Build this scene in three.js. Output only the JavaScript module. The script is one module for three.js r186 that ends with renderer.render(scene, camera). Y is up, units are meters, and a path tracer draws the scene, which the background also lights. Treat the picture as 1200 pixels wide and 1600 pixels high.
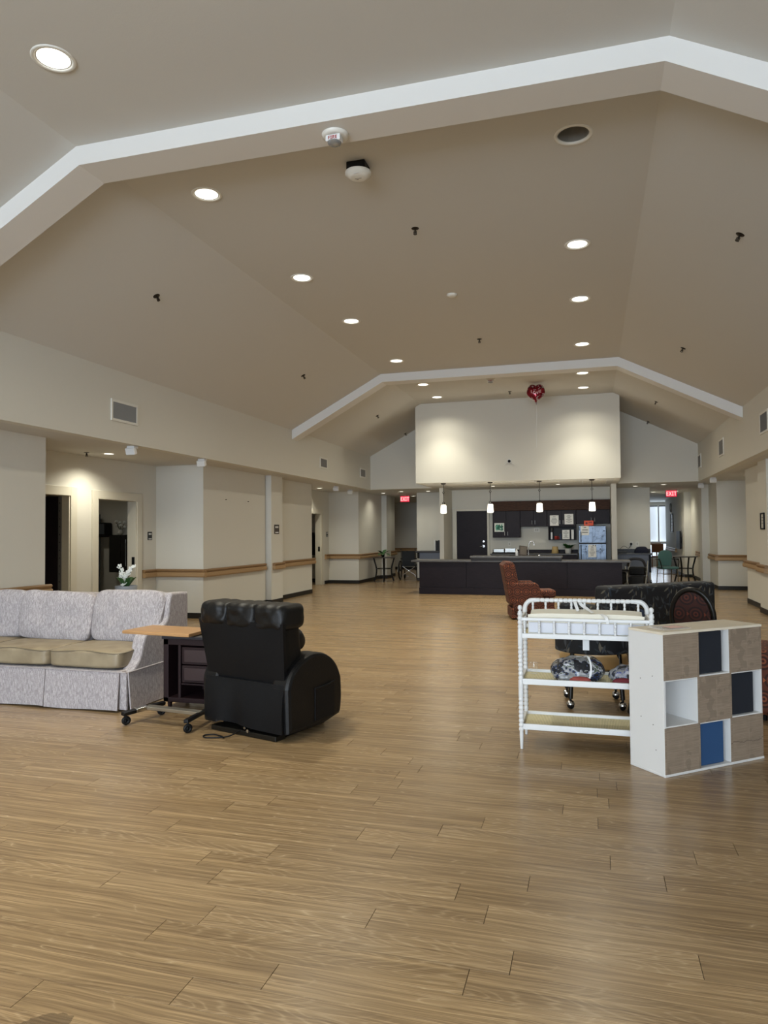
import * as THREE from 'three';
import { RoundedBoxGeometry } from 'three/addons/geometries/RoundedBoxGeometry.js';
import { mergeGeometries, toCreasedNormals, mergeVertices } from 'three/addons/utils/BufferGeometryUtils.js';
import { RectAreaLightUniformsLib } from 'three/addons/lights/RectAreaLightUniformsLib.js';
import { FontLoader } from 'three/addons/loaders/FontLoader.js';
import { TextGeometry } from 'three/addons/geometries/TextGeometry.js';

// ------------------------------------------------------------------ camera, light, exposure
const scene = new THREE.Scene();
scene.background = new THREE.Color(0x0b0c0d);
const renderer = new THREE.WebGLRenderer({ antialias: true });
renderer.toneMapping = THREE.LinearToneMapping;
renderer.toneMappingExposure = 1.17;
renderer.shadowMap.enabled = true;
RectAreaLightUniformsLib.init();
const rad = THREE.MathUtils.degToRad;
const camera = new THREE.PerspectiveCamera(71.08, 0.75, 0.05, 80);
camera.rotation.order = 'YXZ';
camera.position.set(0, 1.5, 0);
camera.rotation.set(rad(1.7), rad(16.1), rad(-0.45));

const LAMP = new THREE.Color().setRGB(1.0, 0.95, 0.79);       // recessed downlights
const DAY = new THREE.Color().setRGB(0.72, 0.85, 1.0);        // daylight on the roller shades
const DOWN_NARROW = 14, DOWN_WIDE = 7, SOFFIT_I = 2.6, PEND_I = 0.75, WINDOW_NITS = 15;

// ------------------------------------------------------------------ helpers
let seed = 12345;
const rnd = () => { seed = (seed * 1664525 + 1013904223) >>> 0; return seed / 4294967296; };
const rr = (a, b) => a + (b - a) * rnd();
const taken = {};
const numbered = n => { const k = taken[n] = (taken[n] ?? -1) + 1; return k ? `${n}_${String(k).padStart(3, '0')}` : n; };
const clean = g => { g = g.index ? g.toNonIndexed() : g; for (const k of Object.keys(g.attributes)) if (!['position', 'normal', 'uv'].includes(k)) g.deleteAttribute(k); if (!g.attributes.uv) g.setAttribute('uv', new THREE.BufferAttribute(new Float32Array(g.attributes.position.count * 2), 2)); g.clearGroups(); return g; };
const join = a => Array.isArray(a) ? (a.length === 1 ? clean(a[0]) : mergeGeometries(a.map(clean))) : clean(a);
function tri(g, s = 1, turn = false) {                        // uv in metres from the face's main direction
  g = join(g); const p = g.attributes.position, n = g.attributes.normal, uv = g.attributes.uv;
  for (let i = 0; i < p.count; i += 3) {
    let nx = 0, ny = 0, nz = 0;
    for (let k = 0; k < 3; k++) { nx += n.getX(i + k); ny += n.getY(i + k); nz += n.getZ(i + k); }
    nx = Math.abs(nx); ny = Math.abs(ny); nz = Math.abs(nz);
    for (let k = 0; k < 3; k++) {
      const x = p.getX(i + k), y = p.getY(i + k), z = p.getZ(i + k);
      let u, v; if (nx > ny && nx > nz) { u = z; v = y; } else if (ny > nz) { u = x; v = z; } else { u = x; v = y; }
      if (turn) [u, v] = [v, u];
      uv.setXY(i + k, u * s, v * s);
    }
  }
  return g;
}
const mv = (g, x = 0, y = 0, z = 0, rx = 0, ry = 0, rz = 0) => { if (rx) g.rotateX(rx); if (ry) g.rotateY(ry); if (rz) g.rotateZ(rz); return g.translate(x, y, z); };
const span = (x0, x1, y0, y1, z0, z1) => mv(new THREE.BoxGeometry(Math.abs(x1 - x0), Math.abs(y1 - y0), Math.abs(z1 - z0)), (x0 + x1) / 2, (y0 + y1) / 2, (z0 + z1) / 2);
const rspan = (x0, x1, y0, y1, z0, z1, r = .006, s = 2) => mv(new RoundedBoxGeometry(Math.abs(x1 - x0), Math.abs(y1 - y0), Math.abs(z1 - z0), s, Math.min(r, .49 * Math.min(Math.abs(x1 - x0), Math.abs(y1 - y0), Math.abs(z1 - z0)))), (x0 + x1) / 2, (y0 + y1) / 2, (z0 + z1) / 2);
const cyl = (r0, r1, h, n = 20) => new THREE.CylinderGeometry(r0, r1, h, n);
const V = (...a) => new THREE.Vector3(...a);
const tube = (pts, r, n = 24, m = 8, closed = false) => new THREE.TubeGeometry(new THREE.CatmullRomCurve3(pts.map(p => V(...p)), closed, 'centripetal'), n, r, m, closed);
const bar = (a, b, r, m = 8) => { const A = V(...a), B = V(...b), g = new THREE.CylinderGeometry(r, r, A.distanceTo(B), m); g.applyQuaternion(new THREE.Quaternion().setFromUnitVectors(V(0, 1, 0), B.clone().sub(A).normalize())); return g.translate((A.x + B.x) / 2, (A.y + B.y) / 2, (A.z + B.z) / 2); };
const sbar = (a, b, w, d) => { const A = V(...a), B = V(...b), g = new RoundedBoxGeometry(w, A.distanceTo(B), d, 1, Math.min(w, d) * .2); g.applyQuaternion(new THREE.Quaternion().setFromUnitVectors(V(0, 1, 0), B.clone().sub(A).normalize())); return g.translate((A.x + B.x) / 2, (A.y + B.y) / 2, (A.z + B.z) / 2); };
const lathe = (pts, n = 24) => new THREE.LatheGeometry(pts.map(p => new THREE.Vector2(p[0], p[1])), n);
function extrude(pts, depth, bevel = 0, holes = [], curve = 8) {
  const s = pts instanceof THREE.Shape ? pts : new THREE.Shape(pts.map(p => new THREE.Vector2(p[0], p[1])));
  for (const h of holes) s.holes.push(h);
  return new THREE.ExtrudeGeometry(s, { depth: depth - 2 * bevel, bevelEnabled: bevel > 0, bevelThickness: bevel, bevelSize: bevel, bevelOffset: -bevel, bevelSegments: 2, curveSegments: curve }).translate(0, 0, bevel);
}
function ribbon(pts, w, side = [0, 0, 1], thick = .003) {      // flat strap along a path
  const c = new THREE.CatmullRomCurve3(pts.map(p => V(...p))), n = 30, q = c.getPoints(n), s = V(...side), out = [];
  for (let i = 0; i < n; i++) { const d = q[i + 1].clone().sub(q[i]), L = d.length(), g = new THREE.BoxGeometry(w, L * 1.08, thick), z = d.clone().normalize(), x = s.clone().sub(z.clone().multiplyScalar(s.dot(z))).normalize(), y = new THREE.Vector3().crossVectors(x, z); g.applyMatrix4(new THREE.Matrix4().makeBasis(x, z, y)); out.push(g.translate((q[i].x + q[i + 1].x) / 2, (q[i].y + q[i + 1].y) / 2, (q[i].z + q[i + 1].z) / 2)); }
  return join(out);
}
function part(name, g, m, parent) { const o = new THREE.Mesh(join(g), m); o.name = name; parent.add(o); return o; }
function thing(name, label, category, pos = [0, 0, 0], turn = 0, group) {
  const o = new THREE.Group(); o.name = numbered(name); o.position.set(...pos); o.rotation.y = turn; o.userData = { label, category }; if (group) o.userData.group = group; scene.add(o); return o;
}
function solo(name, label, category, g, m, group, pos, turn = 0) {
  const o = new THREE.Mesh(join(g), m); o.name = numbered(name); o.userData = { label, category }; if (group) o.userData.group = group; if (pos) o.position.set(...pos); o.rotation.y = turn; scene.add(o); return o;
}
function copyOf(o, label, pos, turn) { const c = o.clone(); c.name = numbered(o.name.replace(/_\d{3}$/, '')); c.userData = { ...o.userData, label }; if (pos) c.position.set(...pos); if (turn !== undefined) c.rotation.y = turn; scene.add(c); return c; }
function struct(name, g, m, label) { const o = new THREE.Mesh(join(g), m); o.name = name; o.userData.kind = 'structure'; if (label) o.userData.label = label; scene.add(o); return o; }
function structGroup(name, label) { const o = new THREE.Group(); o.name = name; o.userData.kind = 'structure'; if (label) o.userData.label = label; scene.add(o); return o; }

// value noise
const PERM = new Float32Array(65536); for (let i = 0; i < 65536; i++) PERM[i] = rnd();
const hsh = (x, y) => PERM[((x & 255) << 8 | (y & 255))];
function noise(x, y) { const xi = Math.floor(x), yi = Math.floor(y); let fx = x - xi, fy = y - yi; fx = fx * fx * (3 - 2 * fx); fy = fy * fy * (3 - 2 * fy); const a = hsh(xi, yi), b = hsh(xi + 1, yi), c = hsh(xi, yi + 1), d = hsh(xi + 1, yi + 1); return a + (b - a) * fx + (c - a) * fy + (a - b - c + d) * fx * fy; }
const fbm = (x, y, o = 4) => { let s = 0, a = .5, t = 0; for (let i = 0; i < o; i++) { s += a * noise(x, y); t += a; x = x * 2.03 + 17; y = y * 2.03 + 31; a *= .5; } return s / t; };
function tex(w, h, fn, srgb = true, repeat) {                  // fn(u,v,x,y) -> [r,g,b] 0..255 or a grey value
  const d = new Uint8Array(w * h * 4);
  for (let y = 0; y < h; y++) for (let x = 0; x < w; x++) { const c = fn(x / w, y / h, x, y), i = (y * w + x) * 4; if (typeof c === 'number') d[i] = d[i + 1] = d[i + 2] = Math.max(0, Math.min(255, c)); else for (let k = 0; k < 3; k++) d[i + k] = Math.max(0, Math.min(255, c[k])); d[i + 3] = 255; }
  const t = new THREE.DataTexture(d, w, h); t.wrapS = t.wrapT = THREE.RepeatWrapping; t.magFilter = THREE.LinearFilter; t.minFilter = THREE.LinearMipmapLinearFilter; t.generateMipmaps = true; if (srgb) t.colorSpace = THREE.SRGBColorSpace; if (repeat) t.repeat.set(...repeat); t.needsUpdate = true; return t;
}
function canvasTex(w, h, draw) { const c = document.createElement('canvas'); c.width = w; c.height = h; draw(c.getContext('2d'), w, h); const t = new THREE.CanvasTexture(c); t.colorSpace = THREE.SRGBColorSpace; return t; }
const mix = (a, b, t) => a.map((v, i) => v + (b[i] - v) * t);
const M = (color, roughness = .6, o = {}) => new THREE.MeshStandardMaterial({ color, roughness, ...o });
const MP = (color, roughness = .6, o = {}) => new THREE.MeshPhysicalMaterial({ color, roughness, ...o });

// ------------------------------------------------------------------ materials
const paintBump = tex(256, 256, (u, v, x, y) => 128 + 90 * (noise(x * .5, y * .5) - .5) + 60 * (noise(x * .17, y * .17) - .5), false, [1.6, 1.6]);
const mWall = M(0xcecbc1, .72, { bumpMap: paintBump, bumpScale: .0006 });
const mCeil = M(0xc6c4be, .85, { bumpMap: paintBump, bumpScale: .0006 });
const mTrim = M(0xd6d4d0, .5);
const mFrame = M(0xcac5b6, .42);
const mBase = M(0x191715, .45);
const mRail = M(0xa38560, .5), mRailShade = M(0x8a6c4a, .5);  // second, darker brown is the grip's shading put into its colour
const mWhite = M(0xd8d8d7, .45), mPlastic = M(0xd9d7cf, .4);
const mBlack = MP(0x0e0e0f, .5, { specularIntensity: .45 }), mBlackMetal = M(0x17140f, .38, { metalness: .4 });
const mChrome = M(0xc9c9c9, .2, { metalness: 1 }), mSteel = M(0xb3b3b0, .35, { metalness: 1 });
const mBronze = M(0x2c2620, .4, { metalness: .6 });
const mGlow = M(0xffffff, .5, { emissive: new THREE.Color().setRGB(1, .95, .82), emissiveIntensity: 3.2 });
const mGlowDay = M(0xffffff, .8, { emissive: DAY, emissiveIntensity: WINDOW_NITS * .25 });
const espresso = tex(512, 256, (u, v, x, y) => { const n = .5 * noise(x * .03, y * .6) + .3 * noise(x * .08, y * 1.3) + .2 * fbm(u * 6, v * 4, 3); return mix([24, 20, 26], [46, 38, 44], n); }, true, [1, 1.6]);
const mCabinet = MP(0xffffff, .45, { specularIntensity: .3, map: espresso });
const mCounterTop = M(0x4a4847, .38);
const mCrown = MP(0xffffff, .55, { specularIntensity: .3, map: tex(512, 128, (u, v, x, y) => mix([44, 28, 20], [84, 56, 40], .6 * noise(x * .03, y * .5) + .4 * noise(x * .1, y * 1.5))) });
const maple = tex(512, 256, (u, v, x, y) => { const w = noise(x * .01, y * .05) * 8, n = .5 * noise(x * .02, y * .35 + w) + .5 * noise(x * .06, y * 1.1); return mix([156, 116, 74], [186, 146, 102], n); }, true, [1.2, 2]);
const mMaple = M(0xffffff, .35, { map: maple });
const sofaTex = tex(512, 512, (u, v, x, y) => { const n = .45 * noise(x * .2, y * .03) + .3 * noise(x * .42, y * .07) + .25 * noise(x * .1, y * .45); const f = Math.pow(n, 1.15); return mix([138, 131, 133], [192, 186, 187], Math.min(1, Math.max(0, (f - .25) * 1.9))); }, true, [3.2, 3.2]);
const mSofa = M(0xffffff, .92, { map: sofaTex, bumpMap: sofaTex, bumpScale: .0012 });
const vinylB = tex(256, 256, (u, v, x, y) => 128 + 80 * (fbm(x * .09, y * .09, 4) - .5) + 30 * (noise(x * .6, y * .6) - .5), false, [2, 2]);
const mSeat = M(0xffffff, .48, { map: tex(256, 256, (u, v, x, y) => mix([122, 108, 86], [160, 146, 120], fbm(x * .03, y * .03, 4))), bumpMap: vinylB, bumpScale: .002 });
const leatherB = tex(512, 512, (u, v, x, y) => 128 + 70 * (noise(x * .35, y * .35) - .5) + 50 * (noise(x * .12, y * .12) - .5) + 60 * (fbm(x * .02, y * .02, 3) - .5), false, [2.5, 2.5]);
const mLeather = MP(0x0b0a0a, .45, { specularIntensity: .6, bumpMap: leatherB, bumpScale: .0018 });
const mLeatherSoft = MP(0x07080b, .55, { specularIntensity: .45, bumpMap: leatherB, bumpScale: .001 });
const leafTex = (() => { const W = 512, S = []; const L = []; let s2 = 7; const r2 = () => (s2 = (s2 * 16807) % 2147483647) / 2147483647; for (let i = 0; i < 75; i++) L.push([r2() * W, r2() * W, r2() * 6.28, 50 + r2() * 50, 12 + r2() * 12, r2()]); return canvasTex(W, W, (c) => { c.fillStyle = '#15161a'; c.fillRect(0, 0, W, W); for (const [x, y, a, l, w, t] of L) for (const ox of [-W, 0, W]) for (const oy of [-W, 0, W]) { c.save(); c.translate(x + ox, y + oy); c.rotate(a); c.fillStyle = t > .7 ? '#5f5b50' : t > .4 ? '#3d4045' : '#222c36'; c.beginPath(); c.moveTo(-l / 2, 0); c.quadraticCurveTo(0, -w, l / 2, 0); c.quadraticCurveTo(0, w, -l / 2, 0); c.fill(); c.restore(); } }); })();
leafTex.wrapS = leafTex.wrapT = THREE.RepeatWrapping; leafTex.repeat.set(1.8, 1.8);
const mLeaf = M(0xffffff, .85, { map: leafTex });
const circTex = canvasTex(512, 512, (c, W) => { c.fillStyle = '#5a2d1a'; c.fillRect(0, 0, W, W); for (let j = 0; j < 5; j++) for (let i = 0; i < 5; i++) { const x = i * 128 + (j % 2) * 64 - 32, y = j * 128 - 32; for (const [r, col] of [[60, '#33160e'], [46, '#6e3b24'], [34, '#3a1a11'], [20, '#85482b'], [9, '#3a140c']]) { c.fillStyle = col; c.beginPath(); c.arc(x, y, r, 0, 7); c.fill(); } c.fillStyle = '#a05a34'; c.save(); c.translate(x + 64, y); c.rotate(.78); c.fillRect(-11, -11, 22, 22); c.restore(); } });
circTex.wrapS = circTex.wrapT = THREE.RepeatWrapping; circTex.repeat.set(1.7, 1.7);
const mRust = M(0xffffff, .8, { map: circTex });
const mMaroon = M(0xa08484, .8, { map: circTex });
const mTan = M(0xb5925f, .45, { bumpMap: vinylB, bumpScale: .001 });
const mBlueRib = M(0xffffff, .85, { map: tex(128, 64, (u, v, x) => mix([24, 34, 54], [52, 66, 92], Math.abs(Math.sin(x * .39)))), });
const mCrib = M(0xd4d4d3, .4);
const mCane = M(0xffffff, .7, { map: tex(256, 256, (u, v, x, y) => { const a = x % 16, b = y % 16, hole = (a - 8) ** 2 + (b - 8) ** 2 < 14; return hole ? [112, 102, 68] : mix([204, 194, 152], [224, 216, 182], noise(x * .4, y * .4)); }), });
mCane.map.repeat.set(6, 6);
const mPad = M(0xd9d2c0, .55), mPadWhite = M(0xc9cad0, .5);
const cardTex = s => tex(256, 256, (u, v, x, y) => { let n = .6 * noise(x * .012 + s, y * .5) + .4 * fbm(u * 5 + s * 3, v * 5, 4); let c = mix([118, 102, 86], [150, 133, 114], n); const st = fbm(u * 3 + s * 9, v * 3 + 4, 4); if (s === 2) { const e = .42 + .16 * (fbm(u * 4 + 3, 1, 3) - .5); if (Math.abs(v - e) < .012) c = mix(c, [88, 74, 62], .6); } if (st > .62) c = mix(c, [112, 97, 82], .5); if (Math.abs(u - .52 - s * .02) < .004) c = mix(c, [160, 145, 128], .5); return c; });
const mCard = [0, 1, 2].map(s => M(0xffffff, .85, { map: cardTex(s) }));
const mNavy = M(0x10151f, .9, { bumpMap: paintBump, bumpScale: .001 }), mBlue = M(0x22466f, .9, { bumpMap: paintBump, bumpScale: .001 });
const mLaminate = M(0xd2d0cd, .5), mLaminateTop = M(0xffffff, .5, { map: tex(256, 128, (u, v) => mix([206, 194, 172], [222, 212, 194], fbm(u * 5, v * 4, 4))) });
const mNight = MP(0x231618, .45, { specularIntensity: .4, bumpMap: paintBump, bumpScale: .0004 });
const mGreenV = M(0x567c75, .5), mGold = M(0x6b5836, .35, { metalness: .5 });
const mTableTop = M(0x3a3230, .35);
const mGreen = M(0x2f5a2a, .55, { side: THREE.DoubleSide }), mGreenDark = M(0x1d3a1e, .5, { side: THREE.DoubleSide }), mPetal = M(0xe9ebe6, .6, { side: THREE.DoubleSide });
const mDesk = M(0x6d7585, .5);
const mGrille = M(0x4c4b4a, .5, { metalness: .2 });
const mPaper = M(0xe4e4e0, .8);
const mRed = M(0x9c2c22, .6);

const font = await new FontLoader().loadAsync('fonts/droid/droid_sans_bold.typeface.json');
const text = (s, size, depth = .002) => { const g = new TextGeometry(s, { font, size, depth, curveSegments: 3 }); g.computeBoundingBox(); const b = g.boundingBox; return g.translate(-(b.min.x + b.max.x) / 2, -(b.min.y + b.max.y) / 2, 0); };

// ------------------------------------------------------------------ dimensions read from the photograph
const HS = 2.76, XL = -6.1, XR = 2.65, CL = -4.12, CR = .55, HC = 4.78, HF = 3.72, ZG = -19.75, ZB = 8, ZF = -34;

// ------------------------------------------------------------------ floor of planks laid across the hall
{
  const strips = 8, TW = 2048, TH = 1024, sh = TH / strips;
  const wood = tex(TW, TH, (u, v, x, y) => {
    const s = Math.floor(y / sh), X = u * 1.19 + s * 37.1, Y = (y - s * sh) / sh * .147 + s * 11.3;
    const wv = .018 * (noise(X * 2.6, Y * 9) - .5) + .006 * (noise(X * 9, Y * 30) - .5), Yw = Y + wv;
    const fine = noise(X * 9, Yw * 620), fib = noise(X * 3, Yw * 260 + 40), mid = noise(X * 1.5, Yw * 95 + 9), broad = noise(X * 1.1 + 5, Yw * 26);
    let t = .30 * fine + .26 * fib + .26 * mid + .18 * broad;
    const arch = noise(X * 1.7 + 3, Y * 5); let swirl = 0;
    if (arch > .55) { const q = (Math.abs((Y * 7 % 1) - .5) * 9 + noise(X * 7, Y * 40) * 3 + X * 22); swirl = Math.pow(.5 + .5 * Math.sin(q * 3.1), 5) * Math.min(1, (arch - .55) * 5) * (.4 + .6 * fib); }
    const rid = 1 - Math.abs(2 * noise(X * 6 + 9, Yw * 55) - 1), cream = Math.pow(rid, 14) * Math.max(0, noise(X * 2, Y * 20) - .45) * 1.6;
    const dark = Math.pow(1 - Math.abs(2 * noise(X * 1.6 + 2, Yw * 130) - 1), 10) * .55;
    let c = mix([108, 87, 62], [183, 156, 118], Math.max(0, Math.min(1, (t - .18) * 1.55)));
    c = mix(c, [210, 188, 154], Math.min(.7, swirl * .38 + cream * .75)); c = mix(c, [84, 66, 46], dark * .5);
    return c;
  });
  wood.anisotropy = 8;
  const mats = [0xffffff, 0xfaf8f5, 0xfdfcfa, 0xf6f4f0].map(c => M(c, .27, { map: wood, bumpMap: wood, bumpScale: .0004 }));
  const floor = structGroup('floor', 'wood-look plank floor laid across the hall');
  part('underlay', span(-11, 8, -.12, -.006, ZF - 2, ZB + .2), M(0x30271d, .9), floor);
  const W = .1473, L = 1.19, Z0 = -2.05;
  const known = { 0: -1.8, 1: -1.32, 2: -1.07, 3: -1.615, 4: -1.48, 5: -.85, 6: -1.61, 7: -1.75, 8: -1.47, 9: -.91, 10: -1.13, 11: -.755, 12: -.56, 13: .01, 14: -.17, 15: .07 };
  const all = [];
  for (let k = -69; k < 216; k++) {
    const zf = Z0 - k * W, off = known[k] ?? hsh(k + 300, 77) * L, xa = zf < -20 ? -9.5 : -7.9, xb = zf < -19 ? 5.5 : 4.2;
    for (let x = off - Math.ceil((off - xa) / L) * L; x < xb; x += L) all.push([x, zf, k]);
  }
  const cam = V(0, 1.5, 0), fwd = new THREE.Vector2(-Math.sin(rad(16.1)), -Math.cos(rad(16.1)));
  const score = ([x, z]) => { const cx = x + L / 2, cz = z + W / 2, d = cx * fwd.x + cz * fwd.y, s = cx * -fwd.y + cz * fwd.x; if (d < 1.2) return 0; const e = Math.abs(s) - .58 * d - .6; return e > 0 ? 0 : 1 / (d * d); };
  all.sort((a, b) => score(b) - score(a));
  const plank = (v, flip) => {
    const g = new RoundedBoxGeometry(L - .0022, .006, W - .0010, 1, .0006); const c = clean(g), p = c.attributes.position, uv = c.attributes.uv;
    for (let i = 0; i < p.count; i++) { let a = p.getX(i) / L + .5, b = p.getZ(i) / W + .5; if (flip & 1) a = 1 - a; if (flip & 2) b = 1 - b; uv.setXY(i, a * .998 + .001, (v + .02 + b * .96) / strips); }
    return c.translate(L / 2, -.003, W / 2);
  };
  const vars = []; for (let v = 0; v < strips; v++) for (let f = 0; f < 4; f++) vars.push(plank(v, f));
  const flat = new THREE.PlaneGeometry(L - .002, W - .001).rotateX(-Math.PI / 2);
  const rest = [];
  all.forEach(([x, z, k], i) => {
    const j = Math.floor(hsh(Math.round(x * 10) + 90, k + 120) * 31.99), q = Math.floor(hsh(k + 40, Math.round(x * 7) + 60) * 3.99);
    if (i < 300) { const m = new THREE.Mesh(vars[j], mats[q]); m.name = 'plank'; m.position.set(x, 0, z); floor.add(m); }
    else { const g = clean(flat.clone()), uv = g.attributes.uv, p = g.attributes.position; for (let n = 0; n < p.count; n++) uv.setXY(n, p.getX(n) / L + .5, ((j % strips) + .04 + (p.getZ(n) / W + .5) * .92) / strips); rest.push(g.translate(x + L / 2, 0, z + W / 2)); }
  });
  const st = part('far_planks', mergeGeometries(rest), M(0xfcfbf8, .27, { map: wood }), floor); st.userData.kind = 'stuff';
  // dried spill near the camera
  const s = new THREE.Shape(); for (let i = 0; i <= 40; i++) { const a = i / 40 * 6.283, r = .055 + .03 * (noise(Math.cos(a) * 2.2 + 5, Math.sin(a) * 2.2 + 5) - .4) + .014 * (noise(Math.cos(a) * 7 + 15, Math.sin(a) * 7 + 5) - .5); i ? s.lineTo(Math.cos(a) * r * 1.4, Math.sin(a) * r) : s.moveTo(Math.cos(a) * r * 1.4, Math.sin(a) * r); }
  const sp = part('dried_spill', new THREE.ExtrudeGeometry(s, { depth: .0006, bevelEnabled: false }).rotateX(-Math.PI / 2), M(0x66523a, .5, { transparent: true, opacity: .22 }), floor); sp.position.set(-1.62, .0004, -1.86); sp.userData.label = 'brown dried spill mark on a plank';
}

// ------------------------------------------------------------------ ceiling, beams, soffits
{
  const flat = new THREE.Shape([[CL, ZB], [CR, ZB], [CR, ZG - .2], [CL, ZG - .2]].map(p => new THREE.Vector2(p[0], -p[1])));
  const hole = new THREE.Path(); hole.absarc(-.09, 6.04, .135, 0, Math.PI * 2, true); flat.holes.push(hole);
  const g = [new THREE.ExtrudeGeometry(flat, { depth: .25, bevelEnabled: false, curveSegments: 24 }).rotateX(-Math.PI / 2).translate(0, HC, 0)];
  for (const [x0, x1] of [[XL - .15, CL], [XR + .15, CR]]) {
    const yE = HF - .15 * (HC - HF) / (x0 < 0 ? CL - XL : XR - CR);
    const q = [[x0, yE], [x1, HC], [x1, HC + .25], [x0, yE + .25]]; if (x0 > x1) q.reverse();
    g.push(extrude(q, ZB - ZG + .2).translate(0, 0, ZG - .2));
  }
  struct('ceiling', tri(g), mCeil, 'beige vaulted ceiling with flat middle and sloping sides');
  const aisle = [span(-11, XL - .15, HS, HS + .2, ZG - .15, ZB), span(XR + .15, 8, HS, HS + .2, ZG - .15, ZB), span(-11, 8, HS, HS + .2, ZF - 2, ZG - .15), span(-4.11, .54, HS, HS + .1, -18.35, -17.85), span(-4.11, -3.66, HS, HS + .1, ZG, -18.35), span(.4, .54, HS, HS + .1, ZG, -18.35), span(-3.66, .4, HS + .012, HS + .1, ZG, -18.35)];
  struct('ceiling_001', tri(aisle), mCeil, 'low flat ceiling over the side bays and far corridors');
  const beam = (z, name, label) => {
    const d = .165, q = [[XL, HF - .2], [CL + .03, HC - d], [CR - .03, HC - d], [XR, HF - .2], [XR, HF + .1], [CR, HC + .1], [CL, HC + .1], [XL, HF + .1]];
    struct(name, tri(extrude(q, .33).translate(0, 0, z - .33)), mTrim, label);
  };
  beam(-5.0, 'trim_1', 'nearest ceiling beam, widest band across the top of the photo'); beam(-14.1, 'trim_2', 'distant ceiling beam in front of the bulkhead over the kitchen');
}

// ------------------------------------------------------------------ walls
const T = .15;
struct('wall_left', tri([span(-6.85, -6.7, 0, HS, -7.6, ZB), span(-7.8, -6.85, 0, HS, -7.6, -7.45)]), mWall, 'blank near left wall behind the sofa');
struct('wall_left_001', tri([
  span(-7.8, -7.65, 0, HS, -8.2, -7.6), span(-7.8, -7.65, 2.13, HS, -9.2, -8.2), span(-7.8, -7.65, 0, HS, -9.8, -9.2), span(-7.8, -7.65, 2.11, HS, -10.87, -9.8), span(-7.8, -7.65, 0, HS, -11.45, -10.87)]), mWall, 'recessed left wall with two doorways behind the sofa');
struct('wall_left_002', tri([span(-7.8, -6.68, 0, HS, -11.6, -11.45), span(-6.83, -6.68, 0, HS, -14.0, -11.6)]), mWall, 'projecting left wall behind the recliner');
struct('wall_left_003', tri([span(-6.95, -6.56, 0, HS, -14.62, -14.04)]), mWall, 'square pilaster on the left wall');
struct('wall_left_004', tri([span(-6.97, -6.82, 0, HS, -17.0, -14.62), span(-7.8, -6.97, 0, HS, -17.0, -16.85)]), mWall, 'left wall beyond the pilaster');
struct('wall_left_005', tri([span(-7.8, -7.65, 0, HS, -18.7, -17), span(-7.8, -7.65, 2.1, HS, -19.77, -18.7), span(-7.8, -7.65, 0, HS, -20.45, -19.77), span(-7.8, -6.7, 0, HS, -20.6, -20.45), span(-6.85, -6.7, 0, HS, -22.9, -20.6), span(-6.9, -6.52, 0, HS, -23.4, -22.9), span(-6.8, -6.65, 0, HS, -24.4, -23.4), span(-10, -6.8, 0, HS, -24.4, -24.25)]), mWall, 'far left walls around the distant doorway and small table');
struct('wall_left_006', tri([span(XL - T, XL, HS, HF + .05, ZG, ZB)]), mWall, 'upper left wall band below the sloping ceiling');
struct('wall_left_007', tri([span(-10.15, -10, 0, HS, ZF, -7.4), span(-10, -7.8, 0, HS, -9.6, -9.5), span(-10, -7.8, 0, HS, -12.35, -12.2), span(-10, -7.8, 0, HS, -18.1, -18), span(-10, -7.8, 0, HS, -21.15, -21), span(-10, -7.8, 0, HS, -7.75, -7.65)]), mWall, 'inner walls of the side rooms on the left');
struct('wall_right', tri([span(3.1, 3.25, 0, HS, -13.95, ZB), span(2.97, 3.3, 0, HS, -14.6, -13.95), span(3.1, 3.25, 0, HS, -16.4, -14.6), span(3.25, 4.05, 0, HS, -16.4, -16.25)]), mWall, 'near right wall cut by the edge of the photo');
struct('wall_right_001', tri([span(3.9, 4.05, 0, HS, -19.85, -16.4), span(3.08, 4.05, 0, HS, -20, -19.85), span(3.08, 3.23, 0, HS, -21.15, -20)]), mWall, 'recessed right wall beyond the handrail corner');
struct('wall_right_002', tri([span(2.9, 3.23, 0, HS, -21.6, -21.15), span(3.1, 3.25, 0, HS, -25, -21.6), span(2.9, 3.25, 0, HS, -25.15, -25), span(2.9, 3.05, 0, HS, -31, -25.15)]), mWall, 'far right corridor walls past the exit sign');
struct('wall_right_003', tri([span(XR, XR + T, HS, HF + .05, ZG, ZB)]), mWall, 'upper right wall band below the sloping ceiling');
struct('wall_far', tri(extrude([[XL, HS], [XR, HS], [XR, HF], [CR, HC + .05], [CL, HC + .05], [XL, HF]], .15).translate(0, 0, ZG - .15)), mWall, 'grey gable end wall behind the bulkhead');
struct('wall_far_001', tri([span(-4.26, .69, HS, HC + .04, -17.85, -17.7), span(-4.26, -4.11, HS, HC + .04, ZG, -17.85), span(.54, .69, HS, HC + .04, ZG, -17.85)]), mWall, 'bright bulkhead box hanging over the kitchen');
struct('wall_far_002', tri([span(-3.96, .52, 0, HS, -21.15, -21), span(-4.08, -3.96, 0, HS, -21.9, -19.75), span(.52, .65, 0, HS, -21.85, -19.75)]), mWall, 'kitchen back wall and the two white end posts');
struct('wall_far_003', tri([span(-5.25, -4.08, 0, HS, -22.05, -21.9), span(-5.25, -5.1, 0, HS, -29, -22.05)]), mWall, 'wall beside the kitchen behind the wheelchair');
struct('wall_far_004', tri([span(.65, 1.63, 0, HS, -22, -21.85), span(1.48, 1.63, 0, HS, -31, -22)]), mWall, 'wall beside the kitchen with the counter and outlets');
struct('wall_far_005', tri([span(-10, -4.5, 0, HS, -29.15, -29)]), mWall, 'corridor end wall past the left exit sign');
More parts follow.
